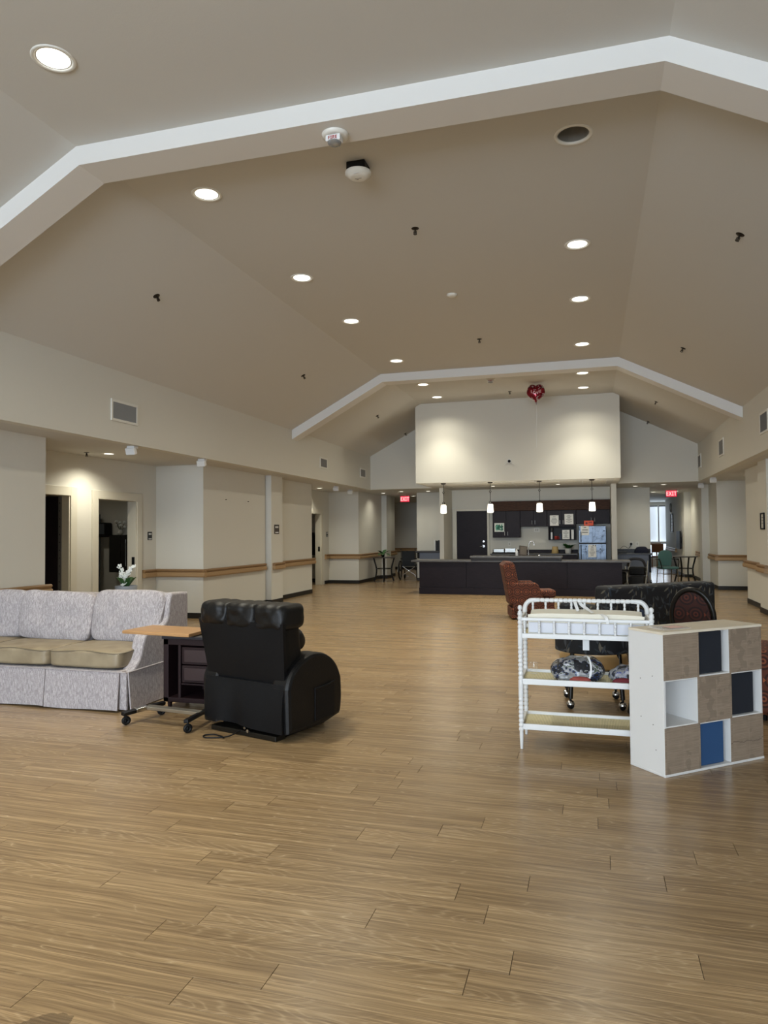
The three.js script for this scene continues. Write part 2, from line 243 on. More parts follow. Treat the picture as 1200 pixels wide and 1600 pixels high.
// end wall behind the camera with a band of shaded windows
{
  const zb = ZB, g = [span(-11, 8, 0, .7, zb, zb + .15), span(-11, -5.6, .7, 5.2, zb, zb + .15), span(2.2, 8, .7, 5.2, zb, zb + .15), span(-5.6, 2.2, 3.6, 5.2, zb, zb + .15)];
  for (let i = 0; i < 4; i++) { const x = -5.6 + (i + 1) * 1.56; if (i < 4) g.push(span(x - .05, x + .05, .7, 3.6, zb, zb + .15)); }
  struct('wall_back', tri(g), mWall, 'end wall behind the camera');
  for (let i = 0; i < 5; i++) {
    const x0 = -5.6 + i * 1.56 + (i ? .05 : 0), x1 = -5.6 + (i + 1) * 1.56 - (i < 4 ? .05 : 0);
    const w = structGroup(`window_${i + 1}`, 'tall window with a daylit white roller shade behind the camera');
    part('frame', [span(x0, x0 + .04, .7, 3.6, zb + .02, zb + .1), span(x1 - .04, x1, .7, 3.6, zb + .02, zb + .1), span(x0, x1, .7, .74, zb + .02, zb + .1), span(x0, x1, 3.56, 3.6, zb + .02, zb + .1)], mFrame, w);
    part('window_shade', [span(x0 + .04, x1 - .04, .74, 3.56, zb + .05, zb + .06)], mGlowDay, w);
    const L = new THREE.RectAreaLight(DAY, WINDOW_NITS, x1 - x0 - .1, 2.8); L.position.set((x0 + x1) / 2, 2.15, zb + .03); L.lookAt((x0 + x1) / 2, 2.15, -5); L.name = 'daylight'; scene.add(L);
  }
}

// baseboards
{
  const b = .1, t = .014, L = [], R = [], F = [];
  const ax = (o, x, z0, z1, s) => o.push(rspan(x, x + s * t, 0, b, z0, z1, .004, 1)), az = (o, z, x0, x1, s) => o.push(rspan(x0, x1, 0, b, z, z + s * t, .004, 1));
  ax(L, -6.7, -7.61, ZB, 1); ax(L, -7.65, -9.75, -9.33, 1); ax(L, -7.65, -11.45, -11.02, 1); az(L, -11.45, -7.65, -6.666, 1); ax(L, -6.68, -14.05, -11.44, 1); az(L, -14.04, -6.68, -6.546, 1); ax(L, -6.56, -14.62, -14.03, 1); ax(L, -6.82, -17, -14.62, 1);
  ax(L, -7.65, -20.45, -20.05, 1); az(L, -20.45, -7.65, -6.686, 1); ax(L, -6.7, -22.9, -20.44, 1); az(L, -22.9, -6.7, -6.506, 1); ax(L, -6.52, -23.4, -22.89, 1); ax(L, -6.65, -24.4, -23.4, 1); az(L, -29, -10, -5.25, 1); az(L, -21, -10, -7.8, 1); az(L, -12.2, -10, -7.8, 1);
  ax(R, 3.1, -13.95, ZB, -1); az(R, -13.95, 2.96, 3.1, 1); ax(R, 2.97, -14.6, -13.94, -1); ax(R, 3.1, -16.4, -14.6, -1); ax(R, 3.9, -19.85, -16.4, -1); az(R, -19.85, 3.07, 3.9, 1); ax(R, 3.08, -21.15, -19.84, -1); az(R, -21.15, 2.89, 3.08, 1); ax(R, 2.9, -21.6, -21.14, -1); ax(R, 3.1, -25, -21.6, -1); az(R, -25, 2.89, 3.1, 1); ax(R, 2.9, -31, -24.99, -1);
  az(F, -21.9, -5.25, -4.08, 1); az(F, -21.85, .65, 1.63, 1); ax(F, 1.63, -31, -21.84, 1);
  struct('baseboard_left', L, mBase, 'black vinyl base along the left walls'); struct('baseboard_right', R, mBase, 'black vinyl base along the right walls'); struct('baseboard_far', F, mBase, 'black vinyl base beside the kitchen');
}

// handrails
function handrail(label, segs) {                               // segs: [axis, at, from, to, side]
  const o = thing('handrail', label, 'handrail', [0, 0, 0], 0, 'wall handrails'), lo = [], hi = [], wd = [];
  for (const [a, at, f, t, s] of segs) {
    const prof = [[0, .735], [.062, .745], [.072, .765], [.072, .815], [.055, .825], [0, .825]], cap = [[0, .825], [.045, .825], [.05, .84], [.062, .848], [.066, .868], [.05, .884], [.03, .886], [0, .882]];
    for (const [q, out] of [[prof, lo], [cap, hi]]) {
      const L = t - f; let g = extrude(q, L);                  // profile in xy, run along +z
      if (a === 'x') { if (s < 0) { g = extrude(q.map(p => [-p[0], p[1]]).reverse(), L); } g.translate(at, 0, f); }
      else { g = extrude(s > 0 ? q.map(p => [-p[0], p[1]]).reverse() : q, L); g.rotateY(Math.PI / 2); g.translate(f, 0, at); }
      out.push(g);
    }
  }
  part('bumper', lo, mRail, o); part('grip', hi, mRailShade, o); return o;
}
handrail('tan handrail end on the blank wall just above the sofa', [['x', -6.7, -7.66, 4, 1]]);
handrail('tan handrail wrapping the wall corner behind the recliner', [['x', -7.65, -11.45, -11.03, 1], ['z', -11.45, -7.65, -6.61, 1], ['x', -6.68, -13.92, -11.39, 1]]);
handrail('tan handrail just beyond the left pilaster, ending at the recess', [['x', -6.56, -14.62, -14.1, 1], ['x', -6.82, -17.12, -14.62, 1]]);
handrail('tan handrail behind the small table with the potted plant', [['x', -7.65, -20.45, -20.08, 1], ['z', -20.45, -7.65, -6.63, 1], ['x', -6.7, -22.8, -20.39, 1]]);
handrail('short tan handrail left of the wheelchair', [['x', -6.65, -24.46, -23.42, 1]]);
handrail('dim handrail on the corridor end wall past the left exit sign', [['z', -29, -9.6, -5.3, 1]]);
handrail('tan handrail cut by the right edge of the photo', [['x', 3.1, -13.95, 4, -1], ['x', 2.97, -14.6, -13.95, -1], ['x', 3.1, -16.5, -14.6, -1]]);
handrail('tan handrail wrapping the right wall corner behind the round table', [['z', -19.85, 3.0, 3.85, 1], ['x', 3.08, -21.05, -19.78, -1]]);
handrail('short tan handrail behind the green chair, right corridor', [['x', 3.1, -23.6, -21.7, -1]]);
handrail('small handrail below the framed picture in the right corridor', [['x', 2.9, -30.5, -27.2, -1]]);

// door frames and leaves
function frame(n, x, z0, z1, top, label) {
  const w = .12, d = structGroup(`trim_${n}`, label);
  part('jamb', [rspan(x - .16, x + .03, 0, top + w, z0 - w, z0 + .02, .006), rspan(x - .16, x + .012, 0, top, z0 + .015, z0 + .045, .003)], mFrame, d);
  part('jamb', [rspan(x - .16, x + .03, 0, top + w, z1 - .02, z1 + w, .006), rspan(x - .16, x + .012, 0, top, z1 - .045, z1 - .015, .003)], mFrame, d);
  part('head', [rspan(x - .16, x + .029, top - .02, top + w - .001, z0 - w + .001, z1 + w - .001, .006)], mFrame, d);
}
frame(3, -7.65, -9.2, -8.2, 2.13, 'cream frame of the dark doorway nearest the sofa'); frame(4, -7.65, -10.87, -9.8, 2.11, 'cream frame of the second doorway, with a view into a small room'); frame(5, -7.65, -19.77, -18.7, 2.1, 'cream frame of the distant left doorway');
{
  const d = structGroup('door_1', 'dark stained door leaf added standing open to darken the doorway nearest the sofa');
  part('leaf', tri(rspan(-8.73, -7.83, .01, 2.1, -9.19, -9.145, .004), 1, true), mCabinet, d);  // dark leaf added here so the unlit doorway reads dark
  part('hinge_strip', rspan(-7.825, -7.765, .01, 2.1, -9.155, -9.142, .003), M(0x77777a, .45, { metalness: .5 }), d);
  for (let i = 0; i < 16; i++) part('screw', mv(cyl(.009, .009, .006, 8), -7.795, .2 + i * .12, -9.14, Math.PI / 2), M(0x3a3a3c, .4, { metalness: .6 }), d);
  const e = structGroup('door_2', 'blue-grey door leaf standing open in the small room');
  part('leaf', rspan(-10, -9.33, .01, 1.92, -12.08, -12.04, .004), M(0x59626c, .5), e);
  part('door_handle', [mv(cyl(.03, .03, .02, 16), -9.43, .92, -12.03, Math.PI / 2), bar([-9.43, .92, -12.02], [-9.43, .92, -11.97], .012), bar([-9.43, .92, -11.97], [-9.54, .92, -11.97], .01)], mBlackMetal, e);
  part('strike_plate', rspan(-7.72, -7.66, .98, 1.12, -10.832, -10.822, .002), mBlack, scene.getObjectByName('trim_4'));
  part('strike_plate', rspan(-7.72, -7.66, .98, 1.12, -19.732, -19.722, .002), mBlack, scene.getObjectByName('trim_5'));
}
// things in the small rooms
{
  const c = thing('wall_cabinet', 'black wall-hung cabinet with steel handle inside the small room', 'cabinet', [-8.8, .78, -12.2]);
  part('body', rspan(-.27, .27, 0, .73, .002, .2, .006), mBlack, c); part('door', [rspan(-.26, .0, .01, .72, .2, .215, .004), rspan(.005, .26, .01, .72, .2, .215, .004)], M(0x0b0a0a, .45), c); part('handle', bar([.13, .12, .235], [.13, .64, .235], .007), mSteel, c);
  const p = thing('paper_dispenser', 'black paper towel dispenser beside the open door', 'dispenser', [-9.27, 1.47, -12.2]); part('body', rspan(-.13, .13, 0, .28, .002, .22, .03, 3), mBlack, p); part('cover', rspan(-.1, .1, .05, .26, .2, .228, .012), M(0x3b4148, .25), p);
  const f = thing('flower_vase', 'small vase of white flowers on top of the black cabinet', 'vase', [-8.86, 1.513, -12.06]); part('vase', lathe([[0, 0], [.04, 0], [.05, .04], [.03, .09], [.035, .1]]), mPlastic, f); for (let i = 0; i < 6; i++) { const a = i * 1.05, r = .07 + .05 * rnd(), y = .13 + .12 * rnd(); part('stem', bar([0, .08, 0], [Math.cos(a) * r, y, Math.sin(a) * r * .6], .004, 5), mGreenDark, f); part('bloom', mv(new THREE.IcosahedronGeometry(.035, 1).scale(1, .75, 1), Math.cos(a) * r, y + .015, Math.sin(a) * r * .6), mPetal, f); }
  const k = thing('wall_cabinet', 'black wall-hung cabinet seen through the distant left doorway', 'cabinet', [-8.42, .84, -21]); part('body', rspan(-.2, .2, 0, .7, .002, .2, .006), mBlack, k); part('door', rspan(-.19, .19, .01, .69, .2, .214, .004), M(0x0b0a0a, .45), k); part('handle', bar([.06, .1, .235], [.06, .62, .235], .007), mSteel, k);
}

// ------------------------------------------------------------------ lamps
function spot(I, x, y, z, angle, pen, size) { const s = new THREE.SpotLight(LAMP, I, 0, rad(angle), pen, 2); s.position.set(x, y, z); s.target.position.set(x, 0, z); s.castShadow = true; s.shadow.radius = size; s.name = 'lamp_light'; scene.add(s, s.target); }
const ringG = lathe([[.118, .012], [.118, -.002], [.125, -.008], [.14, -.009], [.146, -.003], [.146, .004]], 40), lensG = lathe([[.0001, -.004], [.09, -.0035], [.119, .002]], 32);
function downlight(label, x, z, group) {
  const o = thing('downlight', label, 'downlight', [x, HC, z], 0, group); part('trim_ring', ringG, mPlastic, o); part('lamp_lens', lensG, mGlow, o);
  spot(DOWN_NARROW, x, HC - .03, z, 46, .55, 4); spot(DOWN_WIDE, x, HC - .03, z, 72, .7, 4); return o;
}
const ord = ['first', 'second', 'third', 'fourth', 'fifth', 'sixth', 'seventh'];
downlight('largest lit round ceiling light, top left, before the near beam', -3.5, -4.02, 'ceiling downlights');
[-6.08, -8.45, -10.42, -13.1].forEach((z, i) => downlight(`${ord[i]} lit ceiling light of the left row after the near beam`, -3.51, z, 'ceiling downlights'));
[-8.39, -10.39, -12.93].forEach((z, i) => downlight(`${ord[i]} lit ceiling light of the right row after the near beam`, -.1, z, 'ceiling downlights'));
downlight('left-row ceiling light just behind the distant beam', -3.52, -15.39, 'ceiling downlights'); downlight('left-row ceiling light right above the bulkhead face', -3.53, -16.93, 'ceiling downlights');
downlight('right-row ceiling light just behind the distant beam', -.12, -15.3, 'ceiling downlights'); downlight('right-row ceiling light right above the bulkhead face', -.12, -16.85, 'ceiling downlights');
downlight('lit ceiling light of the left row above the camera', -3.5, -1.7, 'ceiling downlights'); downlight('lit ceiling light of the left row behind the camera', -3.5, 1.2, 'ceiling downlights'); downlight('lit ceiling light of the right row behind the camera', -.1, 1.2, 'ceiling downlights');
{ // the unlit can
  const o = thing('unlit_downlight', 'unlit dark recessed can with silver rim near the beam', 'downlight', [-.09, HC, -6.04]);
  part('trim_ring', lathe([[.128, .01], [.128, -.004], [.15, -.009], [.158, -.003], [.158, .003]], 40), mPlastic, o); part('reflector', lathe([[.129, 0], [.122, .08], [.1, .17], [.06, .22], [.0001, .235]], 40), M(0x96938d, .3, { metalness: .45, side: THREE.DoubleSide }), o);
}
const sRing = lathe([[.075, .01], [.075, -.004], [.095, -.008], [.1, 0]], 28), sLens = lathe([[.0001, -.004], [.06, -.004], [.076, .002]], 24);
function soffitLight(label, x, z, I = SOFFIT_I, y = HS) { const o = thing('recessed_light', label, 'downlight', [x, y, z], 0, 'small soffit lights'); part('trim_ring', sRing, mPlastic, o); part('lamp_lens', sLens, mGlow, o); spot(I, x, y - .02, z, 74, .75, 2.5); }
soffitLight('small lit light in the low ceiling above the two left doorways', -7.13, -9.42, 8); soffitLight('small lit light above the distant left doorway', -7.21, -18.55, 7); soffitLight('small lit light in front of the left exit sign', -5.5, -20.96); soffitLight('small lit light in front of the right exit sign', 1.9, -20.68); soffitLight('small lit light in the right corridor past the exit sign', 1.95, -24.59, 4.5);
soffitLight('small light hidden in the right wall recess', 3.5, -18.2, 3.0); soffitLight('small light above the left table with the plant', -6.25, -21.6, 1.8); soffitLight('added light that brightens the far corridor near its left wall', -5.8, -23.7, 1.6); soffitLight('added fill light deep in the far left corridor', -7.0, -26.8, 4); soffitLight('added dim light that brightens the small room behind the second doorway', -9.2, -10.9, 1.1); soffitLight('dim light inside the distant left room', -8.9, -19.6, .35); soffitLight('small light above the counter beside the right post', 1.2, -21.1, 1.0); soffitLight('small light above the shelf beside the left post', -4.7, -21.1, 1.2); soffitLight('light beside the wall-mounted screen in the right corridor', 2.6, -24.4, 3);  // small room and far left corridor lamps are added to brighten them
soffitLight('lit light in the kitchen ceiling above the door side', -2.55, -19.65, 1.4, HS + .005); soffitLight('lit light in the kitchen ceiling above the fridge side', -.82, -19.54, 1.4, HS + .005);
// kitchen ceiling tiles
{
  const g = structGroup('ceiling_002', 'lay-in tile ceiling under the bulkhead'); const mt = M(0xcfcabd, .9, { bumpMap: paintBump, bumpScale: .002 });
  for (let i = 0; i < 7; i++) for (let j = 0; j < 2; j++) part('ceiling_tile', span(-3.64 + i * .577, -3.64 + i * .577 + .55, HS + .002, HS + .011, -18.37 - (j + 1) * .68 + .02, -18.37 - j * .68), mt, g);
  const bars = []; for (let i = 0; i < 8; i++) bars.push(span(-3.665 + i * .577, -3.64 + i * .577, HS - .001, HS + .011, ZG, -18.35)); for (let j = 0; j < 3; j++) bars.push(span(-3.66, .4, HS - .0012, HS + .01, -18.375 - j * .68, -18.35 - j * .68)); part('tee_bars', bars, mPlastic, g);
}
// pendants over the counter
{
  let k = 0; const lab = ['leftmost pendant lamp over the counter, beside the white post', 'second pendant lamp from the left, over the kitchen door edge', 'third pendant lamp from the left, over the faucet', 'rightmost pendant lamp, in front of the fridge'];
  for (const x of [-3.6, -2.41, -1.205, .035]) {
    const o = thing('pendant_lamp', lab[k++], 'lamp', [x, HS, -17.95], 0, 'pendant lamps over the counter');
    part('canopy', lathe([[.0001, -.03], [.05, -.03], [.065, -.012], [.066, -.001]], 24), mBronze, o); part('rod', [bar([0, -.03, 0], [0, -.22, 0], .007), bar([0, -.28, 0], [0, -.48, 0], .007)], mBronze, o);
    part('joint', [mv(new THREE.TorusGeometry(.022, .006, 8, 16), 0, -.235, 0), mv(new THREE.TorusGeometry(.022, .006, 8, 16), 0, -.27, 0, 0, Math.PI / 2), mv(new THREE.TorusGeometry(.026, .007, 8, 16), 0, -.505, 0), mv(cyl(.03, .035, .03, 16), 0, -.54, 0)], mBronze, o);
    part('lamp_shade', lathe([[.045, -.55], [.058, -.552], [.066, -.57], [.078, -.74], [.07, -.765], [.0001, -.77]], 28), M(0xfff6e6, .4, { emissive: new THREE.Color().setRGB(1, .93, .76), emissiveIntensity: 2.6 }), o);
    const p = new THREE.PointLight(LAMP, PEND_I, 0, 2); p.position.set(x, HS - .66, -17.95); p.castShadow = true; p.shadow.radius = 3; p.name = 'lamp_light'; scene.add(p);
  }
}

// ------------------------------------------------------------------ ceiling and wall fittings
function sprinkler(label, x, y, z, tilt = 0) {
  const o = thing('sprinkler', label, 'sprinkler', [x, y, z], 0, 'ceiling sprinkler heads'); o.rotation.z = tilt;
  part('escutcheon', lathe([[.0001, -.012], [.02, -.012], [.04, -.004], [.042, 0]], 20), mBronze, o); part('body', [bar([0, -.01, 0], [0, -.05, 0], .009), bar([-.014, -.03, 0], [-.014, -.06, 0], .004), bar([.014, -.03, 0], [.014, -.06, 0], .004)], mBronze, o); part('deflector', mv(cyl(.02, .02, .004, 12), 0, -.064, 0), mBronze, o);
}
const tl = Math.atan2(HC - HF, CL - XL), tr = -Math.atan2(HC - HF, XR - CR);
['nearest', 'middle', 'farthest'].forEach((w, i) => { sprinkler(`${w} sprinkler head on the flat middle ceiling`, -1.77, HC, [-7.43, -12.05, -16.79][i]); sprinkler(`${w} sprinkler head on the left sloping ceiling`, -4.93, HF + (-4.93 - XL) * (HC - HF) / (CL - XL), [-7.38, -11.91, -16.56][i], tl); sprinkler(`${w} sprinkler head on the right sloping ceiling`, 1.42, HF + (XR - 1.42) * (HC - HF) / (XR - CR), [-7.49, -11.93, -16.72][i], tr); });
sprinkler('small sprinkler where the left slope meets the grey gable', -5.0, HF + 1.1 * (HC - HF) / (CL - XL), -19.55, tl); sprinkler('small sprinkler where the right slope meets the grey gable', 1.46, HF + 1.19 * (HC - HF) / (XR - CR), -19.55, tr);
sprinkler('sprinkler beside the small light above the left doorways', -7.32, HS, -9.15); sprinkler('sprinkler in the right corridor ceiling by the exit sign', 1.75, HS, -24.1);
{
  const strobe = (label, x, y, z, s) => { const o = thing('fire_strobe', label, 'fire alarm', [x, y, z], 0, 'ceiling fire strobes'); part('base', lathe([[.0001, -.03], [.08, -.03], [.1, -.022], [.105, 0]], 40).scale(s, 1, s), mPlastic, o); part('strobe_body', rspan(-.06, .06, -.075, -.028, -.012, .062, .006), mWhite, o); part('strobe_lens', mv(lathe([[.0001, -.028], [.03, -.024], [.05, -.012], [.056, 0]], 20), 0, -.073, .02), M(0x9fa3a6, .08, { metalness: .6 }), o); const t = part('lettering', text('FIRE', .026, .002), mRed, o); t.position.set(0, -.052, .0625); return o; };
  strobe('round fire strobe lettered in red under the near beam', -1.87, 4.613, -5.19, 1); strobe('small fire strobe on the far ceiling above the bulkhead', -2.01, HC, -15.26, .9);
  const det = (label, x, z, s, black) => { const o = thing('smoke_detector', label, 'smoke detector', [x, HC, z], 0, 'ceiling smoke detectors'); if (black) part('mount_box', rspan(-.085, .085, -.07, -.001, -.085, .085, .008), mBlack, o); const y = black ? -.07 : 0; part('body', lathe([[.0001, -.055], [.06, -.055], [.085, -.045], [.1, -.03], [.115, -.022], [.116, -.001]], 40).scale(s, s, s).translate(0, y, 0), mPlastic, o); if (black) { const t = part('marking', [span(-.03, .03, -.1, -.0985, 0, .006), span(-.02, .0, -.1, -.0985, -.018, -.01)], M(0x77746c, .6), o); t.position.y = -.0265; const e = part('vent_dots', [0, 1, 2, 3].map(i => mv(cyl(.004, .004, .004, 8), -.012 + i * .012, -.118, .085)), mWhite, o); } };
  det('smoke detector hanging from a black box near the beam', -1.94, -5.98, 1, true); det('small white smoke detector in the middle of the ceiling', -1.79, -9.66, .62, false);
}
// wall vents
function vent(label, x, y0, y1, z0, z1, s) {
  const o = thing('wall_vent', label, 'vent', [x, (y0 + y1) / 2, (z0 + z1) / 2], s > 0 ? Math.PI / 2 : -Math.PI / 2, 'wall air vents'), w = Math.abs(z1 - z0) / 2, h = (y1 - y0) / 2, b = .035;
  part('frame', [rspan(-w, w, h - b, h, 0, .018, .004), rspan(-w, w, -h, -h + b, 0, .018, .004), rspan(-w, -w + b, -h + b, h - b, 0, .018, .004), rspan(w - b, w, -h + b, h - b, 0, .018, .004)], mPlastic, o);
  part('backing', span(-w + b, w - b, -h + b, h - b, -.001, .002), M(0x2a2928, .8), o);
  const n = Math.round((2 * w - 2 * b) / .022); for (let i = 0; i < n; i++) part('slat', mv(new THREE.BoxGeometry(.003, 2 * (h - b), .014), -w + b + (i + .5) * (2 * w - 2 * b) / n, 0, .009, 0, .7), M(0x7d7a75, .5), o);
}
vent('largest air vent on the upper left wall, nearest the camera', XL, 3.03, 3.32, -8.67, -8.09, 1); vent('middle small vent on the upper left wall', XL, 3.05, 3.31, -16.2, -15.72, 1); vent('farthest vent on the upper left wall, next to the gable', XL, 3.05, 3.31, -19.25, -18.77, 1);
vent('air vent cut by the right edge of the photo', XR, 3.03, 3.38, -12.74, -12.2, -1); vent('middle vent on the upper right wall', XR, 3.06, 3.42, -16.6, -16.05, -1); vent('farthest vent on the upper right wall, next to the gable', XR, 3.07, 3.42, -19.7, -19.2, -1);
// white wedge sensors on the soffit edge
function wedge(label, x, z, y = HS) { const o = thing('motion_sensor', label, 'sensor', [x, y, z], 0, 'white soffit sensors'); part('bracket', rspan(-.06, .06, -.035, -.001, -.07, .03, .008), mWhite, o); part('body', mv(new RoundedBoxGeometry(.15, .1, .07, 2, .015), 0, -.075, .01, .35), mWhite, o); }
wedge('white wedge sensor hanging near the large left vent', -6.22, -8.71); wedge('white wedge sensor above the wall corner behind the recliner', -6.2, -10.58); wedge('far left white sensor, third from the camera', -6.5, -17.94); wedge('farthest left white sensor under the gable corner', -6.6, -19.4); wedge('white sensor above the right corridor post', 2.81, -20.52); wedge('white sensor below the middle right vent', 2.79, -18.42);
// exit signs
function exit(label, x, y, z) {
  const o = thing('exit_sign', label, 'exit sign', [x, y, z], 0, 'lit exit signs'); part('housing', rspan(-.16, .16, -.11, .1, -.03, .03, .012), M(0x8a1620, .4), o);
  part('lit_sign_face', rspan(-.15, .15, -.1, .09, .028, .034, .003), M(0xa01422, .4, { emissive: new THREE.Color().setRGB(.9, .04, .09), emissiveIntensity: .75 }), o); const t = part('sign_lettering', text('EXIT', .125, .006), M(0xffd0d0, .4, { emissive: new THREE.Color().setRGB(1, .38, .38), emissiveIntensity: 1.1 }), o); t.scale.set(.82, 1, 1); t.position.set(0, -.005, .033); part('stem', bar([0, .1, 0], [0, HS - y - .001, 0], .012), mPlastic, o);
}
exit('red lit exit sign left of the kitchen', -5.88, 2.63, -22.9); exit('red lit exit sign right of the kitchen', 2.355, 2.64, -23.3);
{ // dome camera on the bulkhead, room signs, small fittings
  const o = thing('security_camera', 'small black camera on the bright bulkhead face', 'camera', [-1.9, 3.24, -17.7]); part('plate', mv(cyl(.05, .05, .02, 20), 0, 0, .011, Math.PI / 2), mWhite, o); part('lens', mv(new THREE.SphereGeometry(.036, 16, 12), 0, 0, .035), mBlack, o); part('wing', [mv(new RoundedBoxGeometry(.13, .012, .012, 1, .004), .07, -.06, .012, 0, 0, -.6), mv(new RoundedBoxGeometry(.1, .012, .012, 1, .004), -.07, -.05, .012, 0, 0, .6)], mPlastic, o);
  const sign = (label, x, y, z, turn, w = .13, h = .15, col = 0x14161a) => { const s = thing('room_sign', label, 'sign', [x, y, z], turn, 'room signs'); part('plate', rspan(-w / 2, w / 2, -h / 2, h / 2, .001, .012, .008), M(col, .4), s); part('marking', [rspan(-w * .33, -w * .05, h * .14, h * .33, .012, .0135, .001), rspan(w * .0, w * .14, h * .14, h * .33, .012, .0135, .001), rspan(w * .18, w * .3, h * .14, h * .33, .012, .0135, .001), rspan(-w * .35, w * .35, -h * .4, -h * .3, .012, .0135, .001)], mWhite, s); };
  sign('black room sign right of the second left doorway', -7.65, 1.485, -11.25, Math.PI / 2); sign('small dark room sign by the distant left doorway', -7.65, 1.48, -20.28, Math.PI / 2); sign('brown room sign on the left pilaster', -6.56, 1.605, -14.3, Math.PI / 2, .24, .2, 0x3a2c22);
  const fr = (n, label, x, y, z, turn, w, h) => { const s = thing(n, label, 'picture', [x, y, z], turn); part('frame', [rspan(-w, w, h - .025, h, .001, .025, .004), rspan(-w, w, -h, -h + .025, .001, .025, .004), rspan(-w, -w + .025, -h, h, .001, .025, .004), rspan(w - .025, w, -h, h, .001, .025, .004)], mBlack, s); part('print', span(-w + .02, w - .02, -h + .02, h - .02, .002, .01), M(0xb9b7b0, .5), s); part('print_lines', [0, 1, 2].map(i => span(-w * .5, w * .5, h * (.4 - i * .35), h * (.46 - i * .35), .01, .0115)), M(0x55534f, .6), s); };
  fr('picture_frame', 'black framed notice cut by the right photo edge', 2.97, 1.665, -14.25, -Math.PI / 2, .14, .15); fr('picture_frame', 'tall dark framed picture in the right corridor', 2.9, 1.8, -28.6, -Math.PI / 2, .4, .34);
  const tv = thing('wall_screen', 'black wall-mounted screen edge-on in the right corridor', 'screen', [2.9, 1.2, -26], -Math.PI / 2); part('panel', rspan(-.5, .5, -.3, .3, .05, .09, .008), mBlack, tv); part('bracket', rspan(-.15, .15, -.1, .1, .001, .05, .004), mBlackMetal, tv);
  const ck = thing('wall_clock', 'round wall clock high in the right corridor', 'clock', [2.9, 2.37, -28.8], -Math.PI / 2); part('rim', mv(lathe([[.15, 0], [.17, .01], [.17, .04], [.15, .045]], 28), 0, 0, .001, Math.PI / 2), mSteel, ck); part('face', mv(cyl(.15, .15, .02, 28), 0, 0, .013, Math.PI / 2), mWhite, ck); part('hand', [bar([0, 0, .025], [0, .1, .025], .005, 5), bar([0, 0, .026], [.06, -.03, .026], .006, 5)], mBlack, ck);
  const nail = (label, x, y, z) => solo('wall_nail', label, 'nail', mv(cyl(.006, .008, .03, 8), x + .014, y, z, 0, 0, Math.PI / 2), mBronze, 'nails on the left wall'); nail('left one of two nails on the blank wall behind the recliner', -6.68, 2.165, -12.26); nail('right one of two nails on the blank wall behind the recliner', -6.68, 2.165, -13.18);
}
{ // heart balloon
  const bt = canvasTex(512, 512, (c, W) => { c.fillStyle = '#7d1524'; c.fillRect(0, 0, W, W); let s = 3; const r = () => (s = (s * 16807) % 2147483647) / 2147483647; for (let i = 0; i < 90; i++) { c.fillStyle = ['#b9adb0', '#8a1c2c', '#4a1018', '#cbb3b7'][i % 4]; c.beginPath(); c.arc(r() * W, r() * W, 8 + r() * 20, 0, 7); c.fill(); } c.fillStyle = '#8a1526'; c.fillRect(70, 190, 372, 130); c.fillStyle = '#f2c9cf'; c.font = 'bold 120px sans-serif'; c.textAlign = 'center'; c.fillText('LOVE', 256, 300); });
  const o = thing('heart_balloon', 'red and silver heart balloon floating against the ceiling', 'balloon', [-1.12, 4.55, -16.0], .1);
  const g = new THREE.SphereGeometry(1, 40, 28), p = g.attributes.position, uv = g.attributes.uv; for (let i = 0; i < p.count; i++) { let x = p.getX(i), y = p.getY(i), z = p.getZ(i); const yy = y * .95 + .42 * Math.pow(Math.abs(x), .8) * Math.sqrt(Math.max(0, 1 - Math.abs(x))) * 1.0 + .18 * Math.abs(x) - .12; const wx = x * (y < 0 ? 1 - .3 * y * y : 1); p.setXYZ(i, wx * .2, yy * .2, z * .11); uv.setXY(i, wx * .5 + .5, y * .5 + .5); } g.computeVertexNormals();
  part('foil', g, M(0xffffff, .22, { map: bt, metalness: .55 }), o); part('neck', mv(new THREE.ConeGeometry(.02, .06, 10), .005, -.235, 0, Math.PI), M(0x999096, .3, { metalness: .7 }), o); part('string', tube([[.005, -.26, 0], [.01, -.5, .01], [-.005, -.8, 0], [.004, -1.2, .01]], .004, 30, 5), M(0xd9d9d6, .6), o);
}

